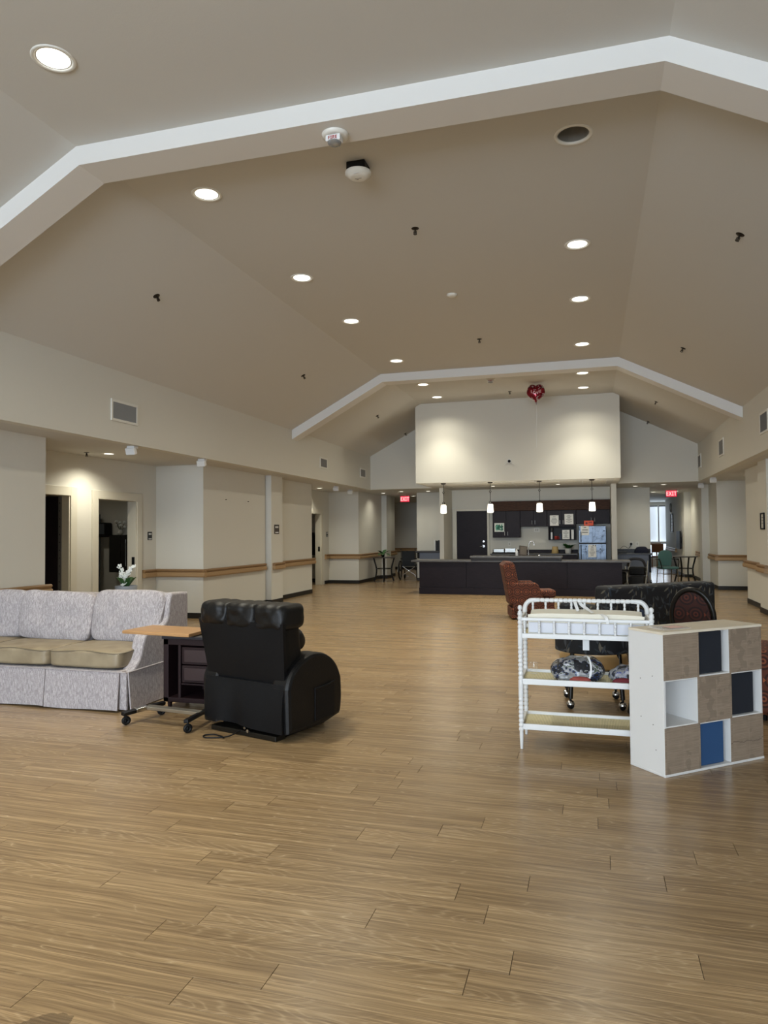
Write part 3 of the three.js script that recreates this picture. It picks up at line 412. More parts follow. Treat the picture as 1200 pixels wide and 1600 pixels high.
// ------------------------------------------------------------------ kitchen
{
  const Z = -17.25, c = thing('service_counter', 'long dark kitchen service counter with raised middle top', 'counter', [0, 0, 0]);
  part('body', span(-4.06, .64, .16, .78, Z - .6, Z - .02), M(0x1c181c, .6), c); part('kickplate', rspan(-4.09, .67, .001, .16, Z - .58, Z + .02, .004), mCabinet, c);
  const xs = [-4.09, -2.92, -1.75, -.55, .67]; for (let i = 0; i < 4; i++) part('front_panel', tri(rspan(xs[i] + .004, xs[i + 1] - .004, .165, .785, Z - .02, Z, .004)), mCabinet, c);
  part('worktop', [rspan(-4.28, -2.78, .785, .83, Z - .75, Z + .06, .01), rspan(-.7, .86, .785, .83, Z - .75, Z + .06, .01), rspan(-2.8, -.68, .785, .83, Z - .75, Z + .02, .01)], mCounterTop, c); part('raised_top', rspan(-2.82, -.66, .885, .935, Z - .42, Z + .07, .01), mCounterTop, c); part('riser', rspan(-2.8, -.68, .83, .885, Z - .4, Z + .01, .004), M(0x1b1516, .5), c);
  const d = structGroup('door_3', 'dark flush kitchen door with lever handle'); part('leaf', tri(rspan(-3.81, -2.92, .01, 2.13, -21, -20.965, .004)), mCabinet, d); part('jamb', [rspan(-3.94, -3.815, 0, 2.2, -21, -20.94, .004), rspan(-2.915, -2.85, 0, 2.2, -21, -20.94, .004), rspan(-3.815, -2.915, 2.135, 2.199, -21, -20.941, .004)], mFrame, d); part('door_handle', [mv(cyl(.035, .035, .015, 16), -3.02, 1.1, -20.955, Math.PI / 2), mv(cyl(.03, .03, .03, 16), -3.02, 1.24, -20.95, Math.PI / 2), bar([-3.02, 1.1, -20.95], [-3.02, 1.1, -20.9], .012), bar([-3.02, 1.1, -20.9], [-3.13, 1.09, -20.9], .011)], mChrome, d);
  const cab = (label, x0, x1, y0, y1, n) => { const o = thing('upper_cabinet', label, 'cabinet', [(x0 + x1) / 2, y0, -20.995], 0, 'upper kitchen cabinets'), w = (x1 - x0) / 2, h = y1 - y0; part('body', tri(rspan(-w, w, 0, h, 0, .32, .003)), mCabinet, o); for (let i = 0; i < n; i++) { const a = -w + i * 2 * w / n + .004, b = -w + (i + 1) * 2 * w / n - .004; const dd = part('door', tri(rspan(a, b, .003, h - .003, .321, .341, .003), 1, true), mCabinet, o); const hx = i % 2 === 0 ? b - .04 : a + .04; part('handle', [bar([hx, .06, .36], [hx, .17, .36], .006, 6), bar([hx, .07, .34], [hx, .07, .36], .005, 5), bar([hx, .16, .34], [hx, .16, .36], .005, 5)], mSteel, dd); } };
  cab('tall upper cabinet pair with the green leaf print, by the door', -2.72, -1.94, 1.35, 2.11, 2); cab('short upper cabinet pair above the faucet', -1.935, -1.19, 1.66, 2.11, 2); cab('upper cabinet pair with two white notices', -1.185, -.4, 1.66, 2.11, 2); cab('upper cabinet pair directly above the fridge', -.395, .5, 1.72, 2.11, 2);
  solo('crown_board', 'brown wood valance board above the upper cabinets', 'valance', tri(rspan(-2.74, .51, 2.112, 2.385, -20.995, -20.6, .006)), mCrown);
  const text1 = (n, w = 128, h = 160) => canvasTex(w, h, (x) => { x.fillStyle = '#e9e9e4'; x.fillRect(0, 0, w, h); x.fillStyle = '#55555a'; let s = n * 977 + 3; const r = () => (s = (s * 16807) % 2147483647) / 2147483647; for (let i = 0; i < n; i++) { const y = h * .12 + i * h * .8 / n, ww = w * (.3 + .45 * r()); x.fillRect(w * .5 - ww / 2, y, ww, Math.max(2, h * .25 / n)); } });
  const sheet = (label, x, y, z, w, h, map, name = 'paper_notice') => solo(name, label, 'paper', new THREE.BoxGeometry(w, h, .003).translate(x, y, z), M(0xffffff, .8, { map }), 'papers in the kitchen');
  sheet('white notice on the left door above the open shelf', -.99, 1.82, -20.652, .24, .29, text1(6)); sheet('white notice on the right door above the open shelf', -.59, 1.855, -20.652, .24, .29, text1(8));
  sheet('green leafy print on the tall cabinet door', -2.525, 1.64, -20.652, .28, .25, canvasTex(128, 112, (c) => { c.fillStyle = '#cfd6d0'; c.fillRect(0, 0, 128, 112); let s = 11; const r = () => (s = (s * 16807) % 2147483647) / 2147483647; for (let i = 0; i < 40; i++) { c.fillStyle = ['#2f6e5a', '#4b9a80', '#244f44'][i % 3]; c.beginPath(); c.ellipse(64 + (r() - .5) * 80, 56 + (r() - .5) * 60, 16, 6, r() * 3, 0, 7); c.fill(); } }), 'leaf_print');
  // open shelf box
  const s = thing('open_shelf', 'dark open wall shelf box under the noticed cabinets', 'shelf', [-.78, 1.27, -20.995]); part('frame', [rspan(-.38, .38, 0, .02, 0, .3, .003), rspan(-.38, .38, .365, .388, 0, .3, .003), rspan(-.38, -.36, 0, .388, 0, .3, .003), rspan(.36, .38, 0, .388, 0, .3, .003)], mCabinet, s); part('back_panel', span(-.38, .38, 0, .388, .001, .012), M(0x222226, .6), s);
  sheet('pale printed card standing in the open shelf', -.68, 1.425, -20.75, .2, .26, text1(7)); 
  const bk = (n, label, x, w, h, col) => solo(n, label, n.replace('_', ' '), rspan(x - w / 2, x + w / 2, 1.2905, 1.2905 + h, -20.86, -20.72, .008), M(col, .6), 'things in the open shelf'); bk('white_box', 'narrow white box at the right of the open shelf', -.5, .07, .27, 0xe8e8e6); bk('white_carton', 'slim white carton at the left of the open shelf', -1.07, .05, .2, 0xcfd0d2); bk('blue_bottle', 'dark blue bottle in the middle of the shelf', -.83, .05, .16, 0x1c2c48);
  solo('red_mug', 'small red mug in the open shelf', 'mug', [mv(lathe([[.0001, 0], [.045, 0], [.05, .09], [.043, .09], [.04, .01], [.0001, .01]], 20), -.95, 1.2905, -20.78), mv(new THREE.TorusGeometry(.028, .008, 8, 14), -.89, 1.335, -20.78)], mRed);
  solo('black_jar', 'dark jar with light lid at the shelf corner', 'jar', [mv(lathe([[.0001, 0], [.04, 0], [.04, .1], [.028, .12], [.028, .14], [.0001, .14]], 16), -1.07, 1.495, -20.82)], M(0x3a3836, .4));
  // fridge
  const f = thing('refrigerator', 'stainless steel fridge with freezer on top', 'fridge', [.03, 0, -20.98]); const mS = M(0x5d6570, .34, { metalness: .95, bumpMap: tex(256, 256, (u, v) => 255 * fbm(u * 5, v * 5, 4), false, [1, 1]), bumpScale: .012 });
  part('body', rspan(-.355, .355, .02, 1.64, .03, .7, .01), M(0x3b3d40, .5), f); const dt = part('freezer_door', tri(rspan(-.36, .36, 1.19, 1.66, .705, .775, .015)), mS, f); const db = part('fridge_door', tri(rspan(-.36, .36, .06, 1.175, .705, .775, .015)), mS, f); part('handle', [bar([-.3, 1.22, .81], [-.3, 1.5, .81], .011), bar([-.3, 1.25, .77], [-.3, 1.25, .81], .009), bar([-.3, 1.47, .77], [-.3, 1.47, .81], .009)], mBlackMetal, dt); part('handle', [bar([-.3, .75, .81], [-.3, 1.14, .81], .011), bar([-.3, .8, .77], [-.3, .8, .81], .009), bar([-.3, 1.1, .77], [-.3, 1.1, .81], .009)], mBlackMetal, db);
  for (const [mx, my] of [[-.16, 1.1], [-.18, 1.03], [-.17, .95], [.02, 1.13], [.07, 1.12], [.11, .97], [.2, 1.03], [-.33, 1.55], [-.33, 1.6], [.3, 1.52]]) part('magnet', rspan(mx - .016, mx + .016, my - .014, my + .014, .775, .783, .004), M(0x1c2230, .5), f);
  sheet('grey notice sheet on the freezer door', -.16, 1.53, -20.2, .21, .25, text1(3), 'fridge_notice'); sheet('white lettered notice on the lower fridge door', .02, .98, -20.2, .21, .34, text1(9), 'fridge_notice'); 
  // orange box, lower counter, faucet etc.
  const ob = thing('orange_box', 'bright orange box on top of the fridge', 'box', [-.06, 1.662, -20.48]); part('carton', rspan(-.125, .125, 0, .14, -.1, .1, .006), M(0xe04a10, .5), ob); part('print', [mv(cyl(.03, .03, .004, 16), -.06, .07, .101, Math.PI / 2), rspan(.0, .09, .08, .11, .1, .1025, .001)], M(0x6a1c0c, .5), ob);
  const lc = thing('base_cabinet', 'dark base cabinet and worktop along the kitchen back wall', 'cabinet', [0, 0, -20.995]); part('body', span(-2.74, -.37, .1, .86, .002, .58), mCabinet, lc); part('worktop', rspan(-2.76, -.36, .86, .9, .002, .62, .008), mCounterTop, lc); part('backsplash', rspan(-2.76, -.36, .9, 1.0, .002, .02, .003), mCabinet, lc); part('toe_kick', span(-2.74, -.37, 0, .1, .05, .52), mBase, lc); for (let i = 0; i < 5; i++) part('door', rspan(-2.735 + i * .473, -2.735 + (i + 1) * .473 - .006, .12, .84, .58, .6, .003), mCabinet, lc);
  const fa = thing('faucet', 'chrome gooseneck faucet behind the raised counter', 'faucet', [-1.48, .831, -17.88]); part('spout', tube([[0, 0, 0], [0, .3, 0], [.03, .42, 0], [.09, .45, 0], [.13, .4, 0], [.135, .34, 0]], .012, 40, 10), mChrome, fa); part('base', lathe([[.0001, 0], [.03, 0], [.028, .02], [.015, .05], [.0001, .05]], 20), mChrome, fa); part('lever', [mv(cyl(.016, .02, .08, 14), .2, .04, 0), bar([.2, .08, 0], [.27, .11, 0], .008)], mChrome, fa);
  const tr = thing('metal_tray', 'steel food tray rack on the kitchen back counter', 'tray', [-2.35, .901, -20.55]); part('tray', rspan(-.36, .36, 0, .03, -.15, .15, .008), mBlack, tr); part('pan', [rspan(-.32, -.02, .03, .13, -.13, .13, .01), rspan(.0, .3, .03, .15, -.13, .13, .01)], mSteel, tr);
  const pf = thing('tilted_frame', 'brown frame leaning beside the faucet', 'picture', [-1.58, .936, -17.5], .5); pf.rotation.x = -.25; part('frame', rspan(-.1, .1, 0, .24, -.008, .008, .004), M(0x3b322e, .5), pf); part('print', span(-.08, .08, .02, .22, .008, .0095), M(0x5d564f, .5), pf);
  const sb = thing('soap_bottle', 'small white soap bottle beside the leaning frame', 'bottle', [-1.73, .936, -17.5]); part('bottle', lathe([[.0001, 0], [.03, 0], [.032, .1], [.012, .13], [.012, .15], [.0001, .15]], 18), mWhite, sb); part('pump', [bar([0, .15, 0], [0, .18, 0], .006), bar([0, .18, 0], [.04, .178, 0], .006)], mWhite, sb);
  const mc = thing('tapered_canister', 'tan tapered canister on the back counter', 'canister', [-.98, .901, -20.66]); part('body', lathe([[.0001, 0], [.1, 0], [.075, .19], [.0001, .19]], 20), M(0xb59a66, .6), mc);
}
function leafy(label, pos, pot, n, len, droop, name, mLeafM, potM, seedV) {
  seed = seedV; const o = thing(name, label, 'plant', pos); part('pot', lathe(pot, 24), potM, o); const top = Math.max(...pot.map(p => p[1]));
  for (let i = 0; i < n; i++) { const a = i * 2.4 + rr(-.3, .3), l = len * rr(.6, 1.1), up = rr(.35, .95), g = new THREE.PlaneGeometry(1, 1, 2, 8), p = g.attributes.position; for (let k = 0; k < p.count; k++) { const t = p.getY(k) + .5, w = p.getX(k) * Math.sin(Math.PI * Math.min(1, .08 + t * .92)) * l * .34; p.setXYZ(k, w, up * l * t - droop * l * t * t, t * l * .9 + Math.abs(p.getX(k)) * 0); } g.computeVertexNormals(); g.rotateY(a).translate(Math.cos(a) * .005, top - .01, 0); part('leaf', g, mLeafM, o); }
  return o;
}
leafy('potted plant with dark leaves in a white pot by the fridge', [-.62, .901, -20.56], [[.0001, 0], [.075, 0], [.09, .14], [.082, .14], [.075, .12], [.0001, .12]], 44, .27, .3, 'potted_plant', mGreen, mPlastic, 91);
{ // things on the wall of the kitchen
  const ol = (label, x, y, z, w = .08, h = .12, n = 1) => { const o = thing('wall_outlet', label, 'outlet', [x, y, z], 0, 'wall outlets'); part('plate', rspan(-w / 2, w / 2, -h / 2, h / 2, .001, .008, .003), mPlastic, o); for (let i = 0; i < n; i++) part('socket', rspan(-.018 + (i - (n - 1) / 2) * .05, .018 + (i - (n - 1) / 2) * .05, -.03, .03, .008, .0095, .001), M(0xb6b3ab, .5), o); };
  ol('double outlet above the kitchen worktop', -1.5, 1.56, -21, .16, .12, 2); ol('single outlet left of the leaning frame, kitchen wall', -2.28, 1.16, -21); ol('left outlet above the right-hand counter, with a plugged adapter', 1.1, 1.14, -21.85, .09); ol('right outlet above the right-hand counter', 1.27, 1.14, -21.85, .09);
  solo('phone_charger', 'black and white adapter plugged in above the right-hand counter', 'charger', [rspan(1.07, 1.13, 1.1, 1.17, -21.84, -21.78, .008), tube([[1.1, 1.11, -21.79], [1.02, 1.02, -21.75], [.9, 1.08, -21.75], [.78, .985, -21.7]], .006, 24, 6)], mBlack);
  ol('small switch on the kitchen side wall', -3.55, 1.1, -21, .05, .07);
}
{ // counters either side of the kitchen
  const o = thing('side_counter', 'grey counter left of the kitchen, behind the wheelchair', 'counter', [-4.62, 0, -21.55]); part('body', span(-.4, .52, .1, .9, -.34, .3), mDesk, o); part('worktop', rspan(-.52, .53, .9, .95, -.34, .36, .01), M(0x2f3035, .4), o); part('bracket', rspan(-.5, -.4, .72, .9, -.1, .2, .02), mBlack, o); part('kick', span(-.38, .5, 0, .1, -.3, .26), mBase, o);
  const p = thing('book_stack', 'row of dark binders and a white one on the left counter', 'binders', [-4.42, .951, -21.6]); [[0, .05, .32, 0xd8d8d4], [.06, .05, .3, 0x15151a], [.12, .06, .32, 0x1b1b20], [.19, .05, .34, 0x222022], [.25, .06, .36, 0x121216]].forEach(([x, w, h, c]) => part('binder', rspan(-.2 + x, -.2 + x + w, 0, h, -.12, .12, .006), M(c, .5), p));
  const bag = thing('black_bag', 'small black bag beside the binders against the post', 'bag', [-4.2, .951, -21.45]); { const g = new THREE.SphereGeometry(.16, 24, 16), q = g.attributes.position; for (let i = 0; i < q.count; i++) { const y = Math.max(-.13, q.getY(i)); q.setXYZ(i, q.getX(i) * .62, (y + .13) * 1.25, q.getZ(i) * .8); } g.computeVertexNormals(); part('body', g, mBlack, bag); part('strap', tube([[-.05, .33, 0], [0, .4, 0], [.05, .33, 0]], .01, 14, 6), mBlack, bag); }
  const r = thing('side_counter', 'grey-blue counter right of the kitchen below two outlets', 'counter', [1.12, 0, -21.5]); part('body', span(-.45, .42, .1, .84, -.34, .3), mDesk, r); part('worktop', rspan(-.46, .5, .84, .89, -.34, .36, .01), M(0x35373c, .4), r); part('end_panel', rspan(.4, .47, .35, .84, -.1, .3, .006), mBlack, r); part('backsplash', rspan(-.46, .5, .89, .99, -.345, -.325, .004), M(0x35373c, .5), r); part('kick', span(-.43, .48, 0, .1, -.3, .33), mBase, r);
  const cl = thing('folded_cloth', 'dark navy folded cloth on the right-hand counter', 'cloth', [1.36, .891, -21.45]); { const g = new THREE.SphereGeometry(1, 28, 14), q = g.attributes.position; for (let i = 0; i < q.count; i++) { const x = q.getX(i), y = Math.max(-.15, q.getY(i)), z = q.getZ(i), k = Math.pow(Math.max(Math.abs(x), Math.abs(z), .2), -.35); q.setXYZ(i, x * .2 * k, (y + .15) * .13 * (1 + .3 * noise(x * 3 + 5, z * 3)), z * .12 * k); } g.computeVertexNormals(); part('cloth', g, M(0x14172a, .9), cl); }
  solo('flat_box', 'flat dark box with white corner on the right-hand counter', 'box', [rspan(.72, .95, .891, .93, -21.5, -21.2, .006)], M(0x202226, .5));
}

// ------------------------------------------------------------------ far furniture
function bistro(label, x, z, r = .36) {                        // round dark table with curved legs
  const o = thing('round_table', label, 'table', [x, 0, z], .25, 'small dark round tables'); part('table_top', lathe([[.0001, .73], [r - .02, .73], [r, .737], [r, .75], [r - .01, .757], [.0001, .757]], 36), mTableTop, o);
  for (let i = 0; i < 4; i++) { const a = i * Math.PI / 2, f = (q, y) => [Math.cos(a) * q, y, Math.sin(a) * q]; part('leg', tube([f(r * .88, .73), f(r * .8, .62), f(r * .66, .42), f(r * .66, .25), f(r * .84, .012)], .024, 20, 8), mBlackMetal, o); }
  part('ring', [mv(new THREE.TorusGeometry(r * .66, .01, 6, 32), 0, .4, 0, Math.PI / 2), mv(new THREE.TorusGeometry(r * .7, .01, 6, 32), 0, .17, 0, Math.PI / 2)], mBlackMetal, o); return o;
}
bistro('dark round table holding a small potted plant, far left', -6.22, -21.5); bistro('dark round table beside the green chair, far right', 2.63, -22.75, .36);
leafy('small potted plant with long leaves on the far left table', [-6.25, .758, -21.5], [[.0001, 0], [.045, 0], [.055, .09], [.05, .09], [.0001, .08]], 12, .42, .5, 'potted_plant', mGreen, mBlack, 37);
{ // wheelchair
  const o = thing('wheelchair', 'black folded-back wheelchair left of the counter', 'wheelchair', [-5.62, 0, -22.25], .1);
  part('backrest', [rspan(-.21, .21, .52, .93, -.02, .02, .015), rspan(-.2, .2, .46, .62, .015, .03, .01)], mBlack, o); part('seat', rspan(-.22, .22, .44, .49, -.42, .02, .02), M(0x101522, .6), o);
  for (const s of [-1, 1]) { const w = part('wheel', [mv(new THREE.TorusGeometry(.29, .02, 10, 40), s * .29, .31, -.12, 0, Math.PI / 2), mv(cyl(.03, .03, .05, 14), s * .29, .31, -.12, 0, 0, Math.PI / 2)], mBlack, o); part('spokes', [...Array(10)].map((_, i) => bar([s * .29, .31, -.12], [s * .29, .31 + Math.sin(i * .628) * .28, -.12 + Math.cos(i * .628) * .28], .003, 5)), mSteel, w); part('hand_rim', mv(new THREE.TorusGeometry(.25, .009, 8, 36), s * .325, .31, -.12, 0, Math.PI / 2), mChrome, w); part('caster', [mv(new THREE.TorusGeometry(.075, .018, 8, 20), s * .2, .094, -.5, 0, Math.PI / 2), bar([s * .2, .1, -.5], [s * .2, .3, -.48], .012)], mBlack, o); part('armrest', [rspan(s * .24 - .025, s * .24 + .025, .66, .7, -.36, .0, .015), bar([s * .24, .66, -.33], [s * .24, .45, -.33], .01), bar([s * .23, .31, 0], [s * .23, .98, .02], .013), bar([s * .23, .97, .02], [s * .23, .98, .12], .016)], mBlackMetal, o); }
  part('cross_brace', [bar([-.22, .14, -.1], [.22, .44, -.1], .012), bar([.22, .14, -.1], [-.22, .44, -.1], .012)], mChrome, o); part('footrest', [bar([-.2, .4, -.42], [-.18, .1, -.62], .011), bar([.2, .4, -.42], [.18, .1, -.62], .011), rspan(-.26, -.1, .08, .1, -.72, -.58, .006), rspan(.1, .26, .08, .1, -.72, -.58, .006)], mChrome, o);
}
{ // green banquet armchair
  const o = thing('green_chair', 'green vinyl armchair with brass frame, far right', 'chair', [2.08, 0, -21.95], .3);
  const bs = new THREE.Shape(); bs.moveTo(-.19, 0); bs.lineTo(-.2, .3); bs.quadraticCurveTo(-.2, .44, 0, .46); bs.quadraticCurveTo(.2, .44, .2, .3); bs.lineTo(.19, 0); bs.closePath();
  const b = part('backrest', extrude(bs, .06, .02, [], 12).translate(0, 0, -.03).rotateX(.12), mGreenV, o); b.position.set(0, .5, -.2); part('seat', rspan(-.23, .23, .42, .49, -.22, .24, .03, 3), mGreenV, o);
  for (const s of [-1, 1]) { part('leg', bar([s * .21, .001, .23], [s * .2, .43, .2], .013), mGold, o); part('leg', bar([s * .21, .001, -.27], [s * .2, .43, -.2], .013), mGold, o); part('back_frame', bar([s * .2, .42, -.2], [s * .21, .9, -.26], .013), mGold, o); part('armrest', [tube([[s * .21, .7, -.23], [s * .27, .7, -.05], [s * .27, .66, .14], [s * .23, .44, .17]], .014, 20, 8), rspan(s * .27 - .025, s * .27 + .025, .69, .715, -.16, .1, .012)], mBlackMetal, o); }
  part('stretcher', [bar([-.2, .28, .215], [.2, .28, .215], .008), bar([-.2, .28, -.23], [.2, .28, -.23], .008)], mGold, o);
}
{ // folded walkers and black chair right of the counter
  const o = thing('rollator', 'black rollator walker parked right of the counter', 'walker', [1.12, 0, -19.3], -.3); part('seat_bag', rspan(-.2, .2, .38, .6, -.16, .12, .05, 3), mBlack, o); part('backrest', tube([[-.22, .62, .1], [-.15, .78, .18], [.15, .78, .18], [.22, .62, .1]], .035, 24, 8), M(0x26262a, .6), o);
  for (const s of [-1, 1]) { part('frame', [bar([s * .24, .08, .26], [s * .22, .75, -.14], .013), bar([s * .24, .08, -.28], [s * .22, .5, .1], .013)], mSteel, o); for (const z of [.27, -.29]) part('wheel', mv(new THREE.TorusGeometry(.065, .02, 8, 20), s * .24, .0855, z, 0, Math.PI / 2), mBlack, o); }
  part('basket', rspan(-.19, .19, .16, .36, -.18, .18, .03), M(0x0c0c0d, .7), o);
  const w = thing('folding_walker', 'low black walker frame against the counter end', 'walker', [.72, 0, -19.0], .2); for (const s of [-1, 1]) { part('leg', bar([s * .12, .06, .2], [s * .09, .62, 0], .011), mSteel, w); part('leg', bar([s * .12, .06, -.2], [s * .09, .62, 0], .011), mSteel, w); part('wheel', mv(new THREE.TorusGeometry(.05, .016, 8, 18), s * .12, .067, .21, 0, Math.PI / 2), mBlack, w); } part('tray', rspan(-.14, .14, .5, .55, -.16, .16, .015), mBlack, w); part('pouch', rspan(-.1, .1, .2, .48, -.1, .1, .04, 3), mBlack, w);
}
{ // room at the far right with shaded windows
  const w = structGroup('window_6', 'bright shaded windows at the end of the right corridor');
  struct('wall_far_006', tri([span(1.5, 8, 0, .35, -33.15, -33), span(1.5, 8, 2.6, HS, -33.15, -33), span(1.5, 1.9, .35, 2.6, -33.15, -33), span(3.6, 8, .35, 2.6, -33.15, -33), span(3.05, 8, 0, HS, -31.15, -31)]), mWall, 'end wall of the far right room');
  part('window_shade', [span(1.95, 2.77, 1.05, 2.56, -33.1, -33.09)], M(0xffffff, .8, { emissive: DAY, emissiveIntensity: .5 }), w); part('window_shade', [span(2.83, 3.55, 1.05, 2.56, -33.1, -33.09)], M(0xffffff, .8, { emissive: DAY, emissiveIntensity: .5 }), w); part('window_pane', [span(1.95, 3.55, .4, .95, -33.1, -33.09)], M(0xffffff, .4, { emissive: DAY, emissiveIntensity: .85 }), w);
  part('frame', [span(2.77, 2.83, .35, 2.6, -33.12, -33), span(1.9, 3.6, .95, 1.05, -33.12, -32.98), span(1.9, 1.95, .35, 2.6, -33.12, -33), span(3.55, 3.6, .35, 2.6, -33.12, -33)], mWhite, w);
  part('rail', rspan(1.9, 2.88, .9, 1.0, -32.99, -32.92, .01), mRail, w);
  const L = new THREE.RectAreaLight(DAY, 3.0, 1.6, 2.1); L.position.set(2.75, 1.5, -33.07); L.lookAt(2.75, 1.5, -20); L.name = 'daylight'; scene.add(L);
  const c = thing('wood_armchair', 'wooden chair by the windows of the far right room', 'chair', [2.75, 0, -31.9], Math.PI - .5); const mW = M(0x7a4a22, .45);
  part('seat', rspan(-.26, .26, .42, .47, -.25, .25, .02), mW, c); part('backrest', tri(rspan(-.25, .25, .62, .98, -.28, -.24, .02)), mW, c); for (const s of [-1, 1]) { part('leg', sbar([s * .24, .001, .22], [s * .23, .66, .2], .035, .035), mW, c); part('leg', sbar([s * .24, .001, -.24], [s * .23, .95, -.26], .035, .035), mW, c); part('armrest', rspan(s * .24 - .03, s * .24 + .03, .66, .69, -.26, .24, .01), mW, c); }
  const pl = thing('floor_planter', 'dark leafy floor plant at the corridor end', 'plant', [2.0, 0, -30.6]); part('pot', lathe([[.0001, 0], [.14, 0], [.17, .3], [.0001, .3]], 20), M(0x5a3a2a, .6), pl); for (let i = 0; i < 14; i++) { const a = i * 2.4, g = new THREE.PlaneGeometry(.1, .4, 2, 4).translate(0, .2, 0).rotateX(.5 + .4 * rnd()).rotateY(a).translate(0, .28, 0); part('leaf', g, mGreenDark, pl); }
}
{ // rust armchair
  const o = thing('rust_armchair', 'rust-red armchair with circle pattern in front of the counter', 'armchair', [-1.05, 0, -12.85], -Math.PI / 2 + .14 + Math.PI); // local +z is the way it faces
  o.rotation.y = Math.PI / 2 + .22;
  const side = [[-.33, .06], [.2, .06], [.2, .3], [.17, .42], [.1, .6], [.05, .63], [-.3, .63], [-.35, .58]];
  for (const s of [-1, 1]) part('armrest', tri(extrude(side.map(p => [p[0], p[1]]), .13, .025).rotateY(-Math.PI / 2).translate(s * .27 + .065, 0, 0)), mRust, o);
  const bk = [[-.25, .25], [-.17, .3], [-.29, .93], [-.33, .985], [-.44, .99], [-.5, .93], [-.38, .25]];
  part('backrest', tri(extrude(bk, .62, .03).rotateY(-Math.PI / 2).translate(.31, 0, 0)), mRust, o); part('seat_cushion', tri(rspan(-.21, .21, .36, .5, -.22, .42, .05, 4)), mRust, o); part('base', tri(rspan(-.32, .32, .04, .36, -.33, .37, .02)), mRust, o);
  part('skirt', tri(rspan(-.335, .335, .025, .2, -.36, .385, .01)), mRust, o); for (const [x, z] of [[-.27, -.28], [.27, -.28], [-.27, .3], [.27, .3]]) part('foot', mv(cyl(.02, .016, .05, 10), x, .0255, z), mBlack, o);
}
{ // patterned loveseat seen from behind
  const o = thing('patterned_loveseat', 'black leaf-patterned loveseat seen from behind the changing table', 'loveseat', [.75, 0, -9.2], Math.PI + .75); // local +z faces away from camera
  o.rotation.y = Math.PI + .72;
  part('backrest', tri(rspan(-.86, .86, .3, .87, -.12, .14, .05, 4)), mLeaf, o); part('base', tri(rspan(-.84, .84, .1, .4, -.08, .78, .03)), mLeaf, o); part('seat_cushion', tri(rspan(-.7, 0, .4, .54, .1, .8, .05, 3)), mLeaf, o); part('seat_cushion', tri(rspan(.005, .7, .4, .54, .1, .8, .05, 3)), mLeaf, o); for (const s of [-1, 1]) part('armrest', tri(rspan(s * .8 - .09, s * .8 + .06, .1, .64, -.05, .8, .06, 3)), mLeaf, o); for (const [x, z] of [[-.75, .02], [.75, .02], [-.75, .7], [.75, .7]]) part('leg', mv(cyl(.03, .022, .1, 10), x, .0505, z), mBlack, o);
}
function ovalChair(label, pos, turn, fabric, h, rx) {          // oval back with a dark rim
  const o = thing('oval_back_chair', label, 'chair', pos, turn); const ry = .25, s = new THREE.Shape(); s.absellipse(0, 0, rx - .02, ry - .02, 0, Math.PI * 2);
  const b = part('back_panel', tri(extrude(s, .05, .012, [], 28).translate(0, 0, -.025)), fabric, o); b.position.set(0, h - ry, 0); b.rotation.x = -.1;
  const pts = []; for (let i = 0; i < 32; i++) pts.push([Math.cos(i / 32 * 6.2832) * rx, Math.sin(i / 32 * 6.2832) * ry, 0]); const r = part('back_rim', tube(pts, .024, 80, 8, true), mBlackMetal, o); r.position.copy(b.position); r.rotation.copy(b.rotation);
  part('seat', [rspan(-.23, .23, .4, .47, .0, .48, .03, 3)], fabric, o); part('seat_frame', rspan(-.22, .22, .36, .4, .01, .46, .01), mBlackMetal, o);
  for (const q of [-1, 1]) { part('leg', sbar([q * .2, .001, .44], [q * .19, .37, .42], .035, .035), mBlackMetal, o); part('leg', sbar([q * .18, .001, -.06], [q * .16, h - ry * 1.65, .02], .035, .035), mBlackMetal, o); } return o;
}
ovalChair('oval-backed dark red chair with black rim, right of the loveseat', [.855, 0, -6.9], Math.PI - .45, mMaroon, .98, .18);
ovalChair('navy ribbed oval-backed chair behind the changing table end', [.41, 0, -6.12], Math.PI - 1.15, mBlueRib, .9, .16);
{ // low patterned tub chair on casters
  const o = thing('tub_chair', 'low leaf-patterned tub chair with tan seat on casters', 'chair', [.0, 0, -6.54], Math.PI + .1);
  const sh = new THREE.Shape(); const R0 = .33, R1 = .27; sh.absarc(0, 0, R0, rad(190), rad(350), false); sh.absarc(0, 0, R1, rad(350), rad(190), true);
  part('backrest', tri(extrude(sh, .28, .015, [], 24).rotateX(-Math.PI / 2).scale(1, 1, -1).translate(0, .475, 0)), mLeaf, o); o.children[0].geometry.computeVertexNormals();
  part('seat', mv(lathe([[.0001, .33], [.25, .33], [.285, .36], [.285, .43], [.25, .47], [.0001, .485]], 36), 0, 0, 0), mTan, o); part('seat_frame', lathe([[.0001, .29], [.25, .29], [.26, .33], [.0001, .33]], 32), mBlackMetal, o);
  for (let i = 0; i < 4; i++) { const a = Math.PI / 4 + i * Math.PI / 2, c = Math.cos(a), s = Math.sin(a); part('leg', bar([c * .3, .09, s * .3], [c * .27, .47, s * .27], .02, 10), mBlackMetal, o); const k = part('caster', [mv(new THREE.TorusGeometry(.022, .015, 8, 18), c * .3, .0375, s * .3, 0, a), bar([c * .3, .06, s * .3], [c * .3, .1, s * .3], .01)], mBlack, o); part('hood', mv(new THREE.SphereGeometry(.036, 16, 8, 0, Math.PI * 2, 0, Math.PI * .5), c * .3, .042, s * .3), mChrome, k); }
}
